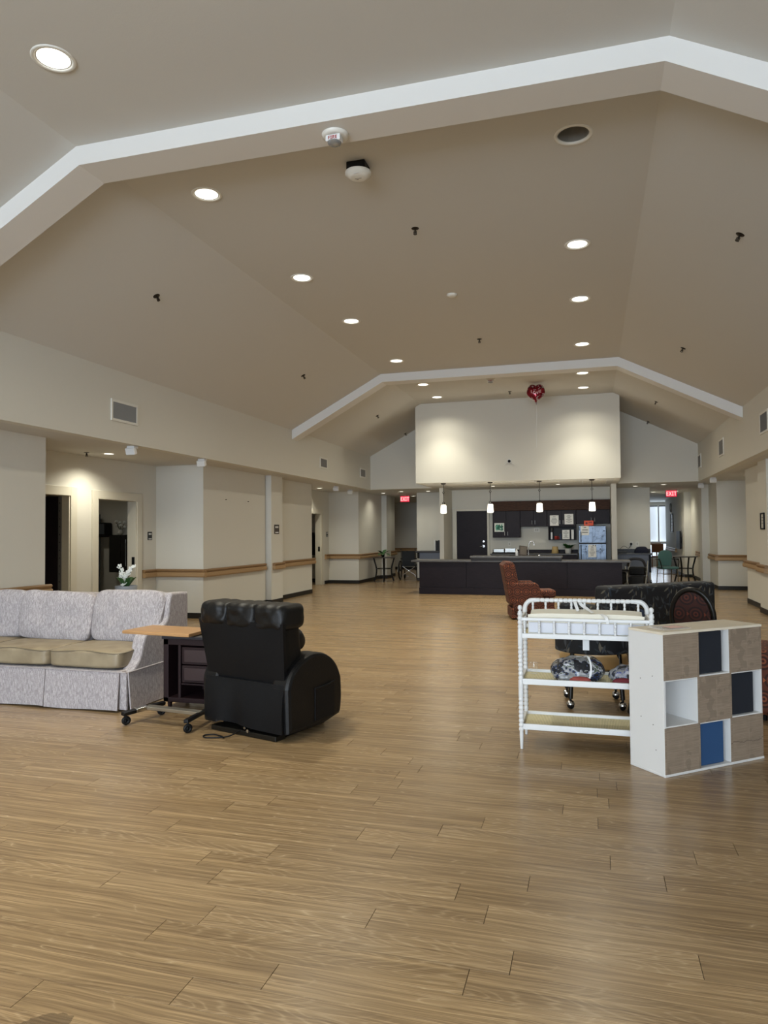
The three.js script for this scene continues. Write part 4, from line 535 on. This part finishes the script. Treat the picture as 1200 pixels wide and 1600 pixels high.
{ // red chair at the right edge
  const o = thing('red_club_chair', 'dark red upholstered chair cut by the right edge', 'armchair', [1.72, 0, -6.55], Math.PI - .3); part('base', tri(rspan(-.4, .4, .05, .36, -.38, .38, .04, 3)), mRust, o); part('seat_cushion', tri(rspan(-.3, .3, .36, .46, -.26, .4, .04, 3)), mRust, o); for (const s of [-1, 1]) part('armrest', tri(rspan(s * .38 - .08, s * .38 + .08, .05, .54, -.36, .38, .05, 3)), mRust, o); part('backrest', tri(rspan(-.44, .44, .05, .56, -.44, -.26, .06, 3)), mRust, o); for (const [x, z] of [[-.34, -.34], [.34, -.34], [-.34, .32], [.34, .32]]) part('foot', mv(cyl(.025, .02, .05, 10), x, .0255, z), mBlack, o);
}

// ------------------------------------------------------------------ sofa
function cushion(w, h, d, o = {}) {                            // soft box centred on its base
  const g = new THREE.BoxGeometry(2, 2, 2, 22, 12, 16), p = g.attributes.position, e = o.edge ?? 5;
  for (let i = 0; i < p.count; i++) {
    let x = p.getX(i), y = p.getY(i), z = p.getZ(i); const m = Math.pow(Math.abs(x) ** e + Math.abs(y) ** e + Math.abs(z) ** e, 1 / e) || 1, k = Math.max(Math.abs(x), Math.abs(y), Math.abs(z)) / m; x *= k; y *= k; z *= k;
    const puff = 1 - (o.pinch ?? .22) * (Math.abs(x) ** 3 * .5 + Math.abs(o.flat ? z : 0) ** 3 * .5), n = (noise(x * 3 + (o.s ?? 0), z * 3 + y * 2 + 7) - .5) * (o.wob ?? .02);
    p.setXYZ(i, x * w / 2 * (1 + n * .3), o.flat ? (y * puff + n) * h / 2 : y * h / 2 * (1 + n * .5), o.flat ? z * d / 2 : z * d / 2 * (puff - (o.pinch ?? .22) * .5 * Math.abs(y) ** 3) + n * .5);
  }
  const q = mergeVertices((() => { g.deleteAttribute('normal'); g.deleteAttribute('uv'); return g; })()); q.computeVertexNormals(); return q.translate(0, h / 2, 0);
}
{
  const X0 = -6.2, X1 = -3.8, Z0 = -5.25, o = thing('sofa', 'light grey tweed sofa with taupe vinyl seat cushions', 'sofa', [-5.0, 0, -5.7]); const ox = -5, oz = -5.7;
  const rel = g => g.translate(-ox, 0, -oz);
  part('frame', tri(rel(rspan(X0 + .04, X1 - .05, .1, .345, -6.18, Z0 - .02, .02))), mSofa, o);
  // skirt panels of the front and the right side
  const sk = (x0, x1) => { const n = 24, s = []; for (let i = 0; i <= n; i++) s.push([x0 + (x1 - x0) * i / n, .012 + .012 * Math.sin(i / n * 3.1)]); const g = new THREE.BoxGeometry(x1 - x0, .325, .012, 24, 10, 1).translate((x0 + x1) / 2, .1775, Z0); const p = g.attributes.position; for (let i = 0; i < p.count; i++) { const t = (.34 - p.getY(i)) / .325, u = (p.getX(i) - x0) / (x1 - x0); p.setZ(i, p.getZ(i) + t * (.012 + .016 * Math.pow(Math.abs(2 * u - 1), 6) + .006 * Math.sin(u * 9))); p.setY(i, p.getY(i) - t * .006 * Math.sin(u * 5)); } g.computeVertexNormals(); return tri(rel(g)); };
  part('skirt_panel', sk(-4.608, -3.86), mSofa, o); part('skirt_panel', sk(-5.39, -4.615), mSofa, o); part('skirt_panel', sk(X0, -5.4), mSofa, o); part('kick_pleat', tri(rel(rspan(-3.9, -3.8, .02, .335, Z0 - .04, Z0 - .01, .006))), mSofa, o);
  { const g = new THREE.BoxGeometry(.012, .325, .93, 1, 10, 24).translate(X1 + .008, .1775, -5.735), p = g.attributes.position; for (let i = 0; i < p.count; i++) { const t = (.34 - p.getY(i)) / .325, u = (p.getZ(i) + 6.2) / .93; p.setX(i, p.getX(i) + t * (.008 + .02 * Math.pow(Math.max(0, u), 8))); } g.computeVertexNormals(); part('skirt_panel', tri(rel(g)), mSofa, o); const w = part('welt', [rel(tube([[X1 + .012, .335, -6.2], [X1 + .014, .338, -5.7], [X1 + .012, .335, -5.27]], .007, 16, 6)), rel(tube([[X1 + .01, .338, Z0 + .008], [-4.6, .34, Z0 + .008], [X0, .34, Z0 + .008]], .006, 20, 6))], mSofa, o); }
  // sloping arms: profile in z,y
  const arm = new THREE.Shape(); arm.moveTo(-6.22, .3); arm.lineTo(-5.26, .3); arm.quadraticCurveTo(-5.36, .34, -5.43, .41); arm.bezierCurveTo(-5.47, .46, -5.48, .52, -5.51, .585); arm.quadraticCurveTo(-5.54, .64, -5.62, .65); arm.bezierCurveTo(-5.75, .66, -5.86, .66, -5.88, .76); arm.quadraticCurveTo(-5.91, .95, -5.95, .955); arm.lineTo(-6.22, .945); arm.closePath();
  { const mk = x => { const g = extrude(arm.clone(), .12, .018, [], 14); g.rotateY(-Math.PI / 2); g.translate(x, 0, 0); return tri(rel(g)); }; part('armrest', mk(X1 + .005), mSofa, o); part('armrest', mk(X0 + .125), mSofa, o); }
  part('backrest', tri(rel(rspan(X0 + .05, X1 - .06, .3, .93, -6.22, -6.02, .04, 3))), mSofa, o);
  // seat cushions
  [[-4.248, .735], [-4.995, .745], [-5.74, .73]].forEach(([x, w], i) => { const g = cushion(w, .17, .74, { flat: true, pinch: .2, edge: 14, wob: .05, s: i * 9 }); const c = part('seat_cushion', tri(g.translate(x - ox, .345, -5.64 - oz)), mSeat, o); part('piping', (() => { const w2 = w / 2 - .02, d2 = .35, y = .345 + .152; return tube([[-w2, y - .012, d2], [0, y + .004, d2 + .006], [w2, y - .012, d2], [w2 + .004, y, 0], [w2, y - .01, -d2], [-w2, y - .01, -d2], [-w2 - .004, y, 0]], .005, 60, 6, true).translate(x - ox, 0, -5.64 - oz); })(), M(0x6d6250, .6), c); });
  // back cushions lean back
  const bc = (x, w, h, turn, tilt, zz, s) => { const g = cushion(w, h, .24, { pinch: .34, edge: 8, wob: .05, s }); const m = part('back_cushion', tri(g, 1), mSofa, o); m.position.set(x - ox, .49, zz - oz); m.rotation.set(-.2, turn, tilt); return m; };
  bc(-4.22, .76, .49, 0, .0, -5.86, 1); bc(-5.0, .8, .47, .06, -.03, -5.82, 5); bc(-5.76, .78, .47, -.02, .02, -5.86, 9);
  for (const [x, z] of [[-6.1, -6.1], [-3.92, -6.1], [-6.1, -5.36], [-3.92, -5.36]]) part('foot', rel(mv(cyl(.025, .02, .11, 10), x, .055, z)), mBlack, o);
}
// planter with white flowers behind the sofa
{
  const o = thing('flower_planter', 'tall grey planter of white flowers behind the sofa', 'plant', [-6.22, 0, -8.6]); part('planter', lathe([[.0001, 0], [.12, 0], [.145, .74], [.15, .8], [.138, .8], [.13, .76], [.0001, .75]], 28), M(0x8d939c, .5), o); seed = 77;
  for (let i = 0; i < 5; i++) { const dx = [-.11, -.06, .08, .14, .0][i], top = [.3, .2, .27, .3, .12][i], st = part('stem', tube([[0, .75, 0], [dx * .4, .75 + top * .6, .02], [dx, .77 + top, .03]], .006, 14, 6), mGreenDark, o); for (let k = 0; k < 4; k++) { const t = .45 + k * .18, b = part('bloom', (() => { const gs = []; for (let q = 0; q < 5; q++) gs.push(mv(new THREE.SphereGeometry(.024, 8, 6).scale(1, .35, .7), .02, 0, 0, 0, 0, .4).rotateY(q * 1.256)); return gs; })(), mPetal, o); b.position.set(dx * t * t + rr(-.02, .02), .77 + top * t, .03 + rr(-.02, .03)); b.rotation.set(rr(.6, 1.3), rr(-.5, .5), 0); } }
  for (let i = 0; i < 8; i++) { const a = i * .8, g = new THREE.PlaneGeometry(.06, .2, 2, 4).translate(0, .1, 0).rotateX(.7).rotateY(a).translate(0, .76, 0); part('leaf', g, mGreen, o); }
}
// ------------------------------------------------------------------ overbed table
{
  const o = thing('overbed_table', 'rolling overbed table with wood-grain top beside the sofa', 'table', [0, 0, 0]);
  const top = new THREE.Shape(); [[-3.565, -4.88], [-3.53, -5.24], [-2.94, -5.17], [-2.93, -4.81]].forEach(([x, z], i) => i ? top.lineTo(x, -z) : top.moveTo(x, -z));
  part('table_top', tri(extrude(top, .026, .006).rotateX(-Math.PI / 2).translate(0, .725, 0)), mMaple, o);
  const runner = (a, b) => [sbar([a[0], .095, a[1]], [b[0], .095, b[1]], .04, .03)], ch = M(0x1a1a1c, .35, { metalness: .5 });
  part('base_runner', runner([-3.56, -4.88], [-3.46, -5.3]), ch, o); part('base_runner', runner([-2.955, -4.81], [-2.99, -5.3]), ch, o); part('cross_bar', sbar([-3.5, .1, -5.12], [-2.97, .1, -5.05], .03, .05), M(0xb0a99a, .3, { metalness: .8 }), o); part('end_cap', [sbar([-3.53, .1, -5.0], [-3.5, .1, -5.11], .044, .036)], mChrome, o);
  part('column', sbar([-2.985, .1, -5.3], [-2.985, .71, -5.3], .05, .05), ch, o); part('top_support', [sbar([-2.985, .715, -5.32], [-2.985, .715, -4.95], .03, .02), sbar([-2.985, .715, -5.05], [-3.4, .715, -5.08], .03, .02)], ch, o);
  for (const [x, z] of [[-3.555, -4.92], [-3.465, -5.27], [-2.955, -4.84], [-2.985, -5.26]]) { const c = part('caster', [mv(new THREE.TorusGeometry(.022, .014, 8, 18), x, .0365, z, 0, .8), mv(cyl(.018, .018, .02, 12), x, .0365, z, 0, 0, Math.PI / 2)], mBlack, o); part('fork', [bar([x, .05, z], [x, .09, z], .009)], mBlackMetal, c); }
}
{ // nightstand
  const o = thing('nightstand', 'dark espresso nightstand with open shelf and two drawers', 'nightstand', [-3.28, 0, -5.47]); const w = .3, d = .36;
  part('carcass', [rspan(-w, -w + .05, .06, .6, -d, 0, .004), rspan(w - .05, w, .06, .6, -d, 0, .004), rspan(-w, w, .06, .1, -d, 0, .004), rspan(-w, w, .55, .6, -d, 0, .004), rspan(-.155, -.13, .1, .55, -d, 0, .003), rspan(-.13, w - .05, .21, .225, -d, -.01, .003), span(-w, w, .06, .6, -d - .01, -d)], mNight, o);
  part('table_top', rspan(-w - .01, w + .01, .6, .625, -d - .02, .015, .006), M(0x1c1d26, .3), o); for (const y of [.235, .39]) { const dr = part('drawer', [rspan(-.115, .24, y, y + .145, -.3, .004, .004)], mNight, o); part('drawer_panel', rspan(-.09, .215, y + .02, y + .125, .004, .01, .003), M(0x2f1f21, .38), dr); part('knob', mv(new THREE.SphereGeometry(.012, 10, 8), .2, y + .07, .02), mSteel, dr); } for (const [x, z] of [[-.26, -.04], [.26, -.04], [-.26, -.32], [.26, -.32]]) part('foot', mv(cyl(.022, .016, .06, 8), x, .0305, z), mNight, o);
}
// ------------------------------------------------------------------ recliner (seen from behind)
{
  const th = rad(-17), o = thing('recliner', 'black leather power lift recliner seen from behind', 'recliner', [-2.40, 0, -5.27], th); // local +z is its back, towards the camera
  const W = .41;
  // outer back: upper panel and lower skirt
  const panel = (y0, y1, z0, z1, w0, w1, bul) => { const g = new THREE.BoxGeometry(2, 1, .03, 20, 10, 1), p = g.attributes.position; for (let i = 0; i < p.count; i++) { const t = p.getY(i) + .5, u = p.getX(i); p.setXYZ(i, u * (w0 + (w1 - w0) * t), y0 + (y1 - y0) * t, z0 + (z1 - z0) * t + p.getZ(i) + bul * (1 - u * u) * Math.sin(t * 3.14) + (bul < 0 ? .006 * noise(u * 6 + 3, t * 2) : 0)); } g.computeVertexNormals(); return g; };
  part('back_panel', tri(panel(.4, .855, .36, .43, .385, .43, .012)), mLeatherSoft, o);
  { const g = new THREE.BoxGeometry(2, 1, .02, 40, 10, 1), p = g.attributes.position; for (let i = 0; i < p.count; i++) { const t = p.getY(i) + .5, u = p.getX(i), k = 1 - t; p.setXYZ(i, u * .395, .075 + .335 * t - .015 * Math.sin(u * 2) * k, .385 + p.getZ(i) + .02 * k + .014 * k * Math.sin(u * 7) * (u < 0 ? 1 : .25) + .012 * Math.sin(t * 3.14)); } g.computeVertexNormals(); part('back_skirt', tri(g), mLeatherSoft, o); }
  part('backrest', tri((() => { const g = cushion(.76, .56, .26, { pinch: .2, edge: 6, wob: .03 }); const p = g.attributes.position; for (let i = 0; i < p.count; i++) p.setZ(i, p.getZ(i) + (p.getY(i)) * .12); return g.translate(0, .38, .23); })()), mLeather, o);
  // head roll in three puffs
  for (let i = 0; i < 3; i++) part('head_cushion', tri((() => { const w = [.285, .29, .285][i], g = cushion(w + .02, .19, .3, { edge: 5, wob: .04, s: i * 5 + 2, pinch: .1 }); const p = g.attributes.position; for (let k = 0; k < p.count; k++) { const y = p.getY(k), x = p.getX(k); p.setY(k, y + .003 * Math.sin(x * 60 + i) * (y > .1 ? 1 : 0)); } g.computeVertexNormals(); return g.translate((i - 1) * .28, .8, .31); })()), mLeather, o);
  part('lumbar_cushion', tri(cushion(.72, .2, .24, { edge: 4, wob: .08, s: 3 }).translate(0, .6, .17)), mLeather, o); part('seat', tri(cushion(.56, .2, .6, { flat: true, edge: 6, wob: .04 }).translate(0, .3, -.1)), mLeather, o);
  const arm = new THREE.Shape(); arm.moveTo(.39, .06); arm.lineTo(.4, .38); arm.bezierCurveTo(.38, .5, .27, .585, .12, .605); arm.bezierCurveTo(-.06, .62, -.2, .52, -.24, .38); arm.bezierCurveTo(-.255, .25, -.25, .15, -.22, .09); arm.lineTo(.0, .05); arm.closePath();
  for (const s of [-1, 1]) { const g = extrude(arm.clone(), .17, .03, [], 16).rotateY(-Math.PI / 2).scale(1, 1, 1); // x,y -> z,y
    const p = g.attributes.position; g.translate(.085, 0, 0); const a = part('armrest', tri(g.translate(s * .355, 0, 0)), mLeather, o); if (s > 0) { part('side_pocket', [rspan(.436, .447, .1, .35, -.14, .1, .01), tube([[.442, .36, -.15], [.448, .345, -.02], [.442, .335, .1]], .008, 12, 6)], mLeatherSoft, a); part('welt', tube(arm.getPoints(10).filter(p => p.y > .1).map(p => [.431, p.y - (p.y > .4 ? .018 : 0), p.x * .955 + .004]), .006, 70, 6), mLeatherSoft, a); } }
  part('footrest', tri(rspan(-.28, .28, .12, .4, -.42, -.34, .05, 3)), mLeather, o); part('seat_box', rspan(-.33, .33, .12, .36, -.36, .34, .02), mBlack, o);
  const lb = part('lift_base', [rspan(-.33, .33, .001, .04, .3, .41, .008), rspan(-.3, -.25, .001, .035, -.16, .35, .006), rspan(.25, .3, .001, .035, -.16, .35, .006), rspan(-.3, .3, .04, .12, .1, .3, .01), rspan(-.3, .3, .001, .04, -.2, -.14, .008), sbar([-.3, .03, .3], [-.28, .16, -.1], .03, .02), sbar([.3, .03, .3], [.28, .16, -.1], .03, .02)], mBlackMetal, o); part('bolt', [mv(cyl(.012, .012, .02, 10), .07, .05, .42, Math.PI / 2), mv(cyl(.01, .01, .02, 10), .02, .06, .4, Math.PI / 2)], mChrome, lb);
  part('lever', bar([-.415, .47, .25], [-.5, .47, .25], .012), mSteel, o);
  part('power_cord', tube([[-.02, .04, .4], [-.05, .012, .5], [-.12, .006, .56], [-.2, .006, .6], [-.24, .006, .56], [-.19, .006, .51], [-.1, .007, .52], [-.06, .008, .54]], .0055, 70, 6), mBlack, o);
}
// ------------------------------------------------------------------ changing table
{
  const x0 = -.485, x1 = .375, zf = -5.08, zb = -5.45, o = thing('changing_table', 'white spindle changing table with two cane shelves', 'changing table', [0, 0, 0]);
  const turned = (h, r, knob) => { const p = [[.0001, 0], [r * .55, 0], [r * .8, .1]]; const n = Math.round((h - .12) / .03); for (let i = 0; i < n; i++) { const y = .12 + i * (h - .12) / n, d = (h - .12) / n; if (Math.floor(i / 4) % 3 === 2) p.push([r, y], [r, y + d * .95]); else p.push([r * .72, y], [r, y + d * .3], [r, y + d * .7], [r * .72, y + d * .98]); } p.push([r, h]); if (knob) p.push([r * .5, h + .006], [r * .5, h + .012], [r * .9, h + .022], [r * .9, h + .034], [r * .5, h + .045], [.0001, h + .047]); else p.push([.0001, h]); return lathe(p, 14); };
  for (const [x, z, h, k] of [[x0, zf, .945, 1], [x1, zf, .945, 1], [x0, zb, .93, 0], [x1, zb, .93, 0]]) part('post', mv(turned(h, .018, k), x, .001, z), mCrib, o);
  const bead = (L, r) => { const p = [[.0001, 0]], n = Math.round(L / .034); for (let i = 0; i < n; i++) { const y = i * L / n, d = L / n; p.push([r * .66, y + .001], [r, y + d * .15], [r, y + d * .85], [r * .66, y + d * .999]); } p.push([.0001, L]); return lathe(p, 12); };
  // back rail with rounded ends
  part('back_rail', [mv(bead(x1 - x0 - .16, .0155), x1 - .08, .995, zb, 0, 0, Math.PI / 2), tube([[x0, .92, zb], [x0 + .006, .955, zb], [x0 + .035, .988, zb], [x0 + .085, .995, zb]], .017, 14, 10), tube([[x1, .92, zb], [x1 - .006, .955, zb], [x1 - .035, .988, zb], [x1 - .085, .995, zb]], .017, 14, 10), rspan(x0, x1, .79, .82, zb - .012, zb + .012, .004)], mCrib, o);
  const sp = (x, y0, y1, z) => { const L = y1 - y0, p = [[.0001, 0]]; const n = 5; for (let i = 0; i < n; i++) { const y = i * L / n, d = L / n; p.push([.006, y + .001], [.009, y + d * .2], [.009, y + d * .8], [.006, y + d * .99]); } p.push([.0001, L]); return mv(lathe(p, 8), x, y0, z); };
  for (let i = 0; i < 9; i++) part('spindle', sp(x0 + .06 + i * (x1 - x0 - .12) / 8, .82, .985, zb), mCrib, o);
  part('front_rail', [rspan(x0, x1, .885, .908, zf - .012, zf + .012, .006)], mCrib, o); for (let i = 0; i < 9; i++) part('spindle', sp(x0 + .03 + i * (x1 - x0 - .06) / 8, .795, .888, zf), mCrib, o);
  part('front_apron', rspan(x0, x1, .765, .798, zf - .012, zf + .012, .004), mCrib, o); part('side_rail', [rspan(x0 - .01, x0 + .01, .885, .908, zb, zf, .005), rspan(x0 - .01, x0 + .01, .765, .798, zb, zf, .005)], mCrib, o); part('side_rail', [rspan(x1 - .01, x1 + .01, .885, .908, zb, zf, .005), rspan(x1 - .01, x1 + .01, .765, .798, zb, zf, .005)], mCrib, o);
  part('top_deck', tri(span(x0, x1, .775, .783, zb, zf)), mCane, o);
  for (const y of [.445, .135]) { const s = part('shelf', [rspan(x0, x1, y, y + .04, zf - .01, zf + .01, .004), rspan(x0, x1, y, y + .04, zb - .01, zb + .01, .004), rspan(x0 - .01, x0 + .01, y, y + .04, zb, zf, .004), rspan(x1 - .01, x1 + .01, y, y + .04, zb, zf, .004)], mCrib, o); part('cane_deck', tri(span(x0 + .01, x1 - .01, y + .012, y + .02, zb, zf)), mCane, s); }
  const pad = thing('changing_pad', 'cream changing pad with white straps on the changing table', 'pad', [0, 0, 0]);
  const g = new THREE.BoxGeometry(.77, .13, .3, 24, 4, 16), p = g.attributes.position; for (let i = 0; i < p.count; i++) { const z = p.getZ(i) / .15, x = p.getX(i) / .385, y = p.getY(i); if (y > 0) p.setY(i, y + .03 * z * z - .012 - .01 * Math.pow(Math.abs(x), 6)); } g.computeVertexNormals(); part('pad_body', mv(tri(g), -.05, .852, -5.27), mPad, pad);
  part('pad_front', rspan(-.43, .33, .8, .872, -5.118, -5.108, .004), mPadWhite, pad); part('strap', ribbon([[-.1, .93, -5.36], [-.12, .99, -5.43], [-.1, 1.003, -5.47], [-.08, .97, -5.44], [-.04, .945, -5.4], [.0, .925, -5.3]], .022, [1, 0, .3]), mWhite, pad); part('strap', ribbon([[.02, .925, -5.2], [.06, .935, -5.12], [.09, .915, -5.065], [.1, .88, -5.06]], .02, [1, 0, .3]), mWhite, pad); part('hanging_strap', rspan(-.07, -.025, .66, .765, -5.3, -5.296, .001), mWhite, pad);
}
{ // bedding bundles and cup on the middle shelf
  const bl = s => tex(256, 256, (u, v, x, y) => { const n = fbm(u * 7 + s, v * 7, 4), m = fbm(u * 5 + n * 3 + s * 2, v * 5 + 9, 4), k = fbm(u * 9 + m * 4, v * 9 + s, 3); if (m < .38) return mix([20, 21, 26], [64, 66, 70], k); if (m < .42) return [40, 58, 100]; if (m < .57) return mix([96, 96, 94], [188, 190, 194], k); if (m < .63) return s > 1 ? [88, 100, 160] : [70, 84, 62]; return mix([150, 152, 162], [220, 220, 228], k); });
  const lump = (name, label, pos, sx, sy, sz, s, mat, turn) => { const o = thing(name, label, 'bedding', pos, turn, undefined), g = mergeVertices((() => { const q = new THREE.IcosahedronGeometry(1, 14); q.deleteAttribute('normal'); q.deleteAttribute('uv'); return q; })()), p = g.attributes.position; for (let i = 0; i < p.count; i++) { let x = p.getX(i), y = p.getY(i), z = p.getZ(i); const k = 1 + .3 * (noise(x * 1.8 + s, y * 1.8 + z + 4) - .5) + .14 * (noise(x * 5 + s, z * 5 + y * 4) - .5); const yy = Math.max(-.55, y * k); p.setXYZ(i, x * k * sx, (yy + .55) * sy, z * k * sz); } g.computeVertexNormals(); part('cloth', tri(g, 3), mat, o); return o; };
  const a = lump('bedding_bag', 'bundled grey and blue comforter in a clear bag on the middle shelf', [-.115, .4655, -5.27], .185, .105, .145, 1, M(0xffffff, .25, { map: bl(1) }), .1);
  part('bag_handle', ribbon([[.05, .16, .05], [.07, .17, .1], [.085, .12, .135], [.08, .05, .15], [.06, .01, .145]], .012, [1, 0, 0]), mWhite, a);
  lump('folded_blanket', 'blue and white folded blanket right of the bedding bag', [.225, .4655, -5.26], .12, .07, .12, 2.6, M(0xffffff, .7, { map: bl(2) }), -.2);
  lump('red_cloth', 'small red cloth peeking out under the bedding bag', [-.09, .4655, -5.115], .075, .028, .024, 7, M(0x8a3d35, .8), 0); lump('red_cloth', 'dark red cloth near the cube shelf edge of the shelf', [.2, .4655, -5.115], .075, .03, .022, 4, M(0x5f1620, .8), 0);
  const c = thing('plastic_cup', 'clear plastic cup on the middle shelf, left end', 'cup', [-.42, .4655, -5.37]); part('cup', lathe([[.0001, 0], [.024, 0], [.03, .085], [.0285, .085], [.023, .003], [.0001, .003]], 24), MP(0xffffff, .08, { transmission: 1, thickness: 0, ior: 1.4 }), c);
}
// ------------------------------------------------------------------ cube shelf
{
  const o = thing('cube_shelf', 'white nine-cube shelf unit with cardboard-covered cells', 'shelf', [.41, 0, -4.70], rad(40.8)), W = .87, H = .88, D = .285, t = .016, c = (W - 4 * t) / 3, r = (H - 4 * t) / 3;
  part('side_panel', rspan(0, t, 0.001, H - t, -D, 0, .002), mLaminate, o); part('side_panel', rspan(W - t, W, 0.001, H - t, -D, 0, .002), mLaminate, o); part('top_panel', tri(rspan(-.004, W + .004, H - t, H, -D, .004, .002)), mLaminateTop, o); part('bottom_panel', rspan(-.003, W + .003, .0005, t, -D, .003, .002), mLaminate, o); part('back_panel', span(0, W, 0, H, -D - .004, -D), mLaminate, o);
  for (let i = 1; i < 3; i++) { part('divider', rspan(i * (c + t), i * (c + t) + t, t, H - t, -D, -.002, .002), mLaminate, o); for (let j = 0; j < 3; j++) part('shelf_board', rspan(t + j * (c + t), t + j * (c + t) + c, i * (r + t), i * (r + t) + t, -D, -.002, .002), mLaminate, o); }
  const cell = (i, j) => [t + i * (c + t), t + j * (r + t)];
  [[0, 2, 0], [2, 2, 1], [1, 1, 1], [0, 0, 0], [2, 0, 2]].forEach(([i, j, m]) => { const [x, y] = cell(i, j), g = clean(rspan(x - t * .95, x + c + t * .95, y - t * .5, y + r + t * .5, -.004, .0015, .001, 1)), p = g.attributes.position, uv = g.attributes.uv; for (let k = 0; k < p.count; k++) uv.setXY(k, (p.getX(k) - x) / c, (p.getY(k) - y) / r); part('cardboard_front', g, mCard[m], o); });
  for (const [i, j, m, n] of [[1, 2, mNavy, 'navy fabric bin'], [2, 1, mNavy, 'navy fabric bin'], [1, 0, mBlue, 'blue fabric bin']]) { const [x, y] = cell(i, j), b = part('fabric_bin', [rspan(x + .002, x + c - .045, y + .004, y + r - .006, -.03, -.018, .006), rspan(x + .002, x + c - .045, y + .004, y + .02, -D + .01, -.02, .004), rspan(x + .002, x + .014, y + .004, y + r - .008, -D + .01, -.02, .004), rspan(x + c - .057, x + c - .045, y + .004, y + r - .008, -D + .01, -.02, .004)], m, o); b.userData.label = n; }
  part('screw_hole', [[-.09, .3], [-.19, .33], [-.09, .6], [-.19, .57], [-.07, .15]].map(([z, y]) => mv(cyl(.003, .003, .003, 8), -.0008, y, z, 0, 0, Math.PI / 2)), M(0x55524d, .6), o);
  const s = solo('plastic_packet', 'clear packet with pinkish paper lying on the cube shelf', 'packet', [rspan(-.11, .11, 0, .006, -.07, .07, .002)], MP(0xdcd2c6, .2, { transparent: true, opacity: .55 }), undefined, [.47, .8805, -4.92], rad(36)); part('paper', rspan(-.02, .09, .0062, .0075, -.045, .04, .0006), M(0xd9b3a8, .8), s);
}
scene.traverse(o => { if (o.isMesh) { o.castShadow = true; o.receiveShadow = true; } });
renderer.render(scene, camera);
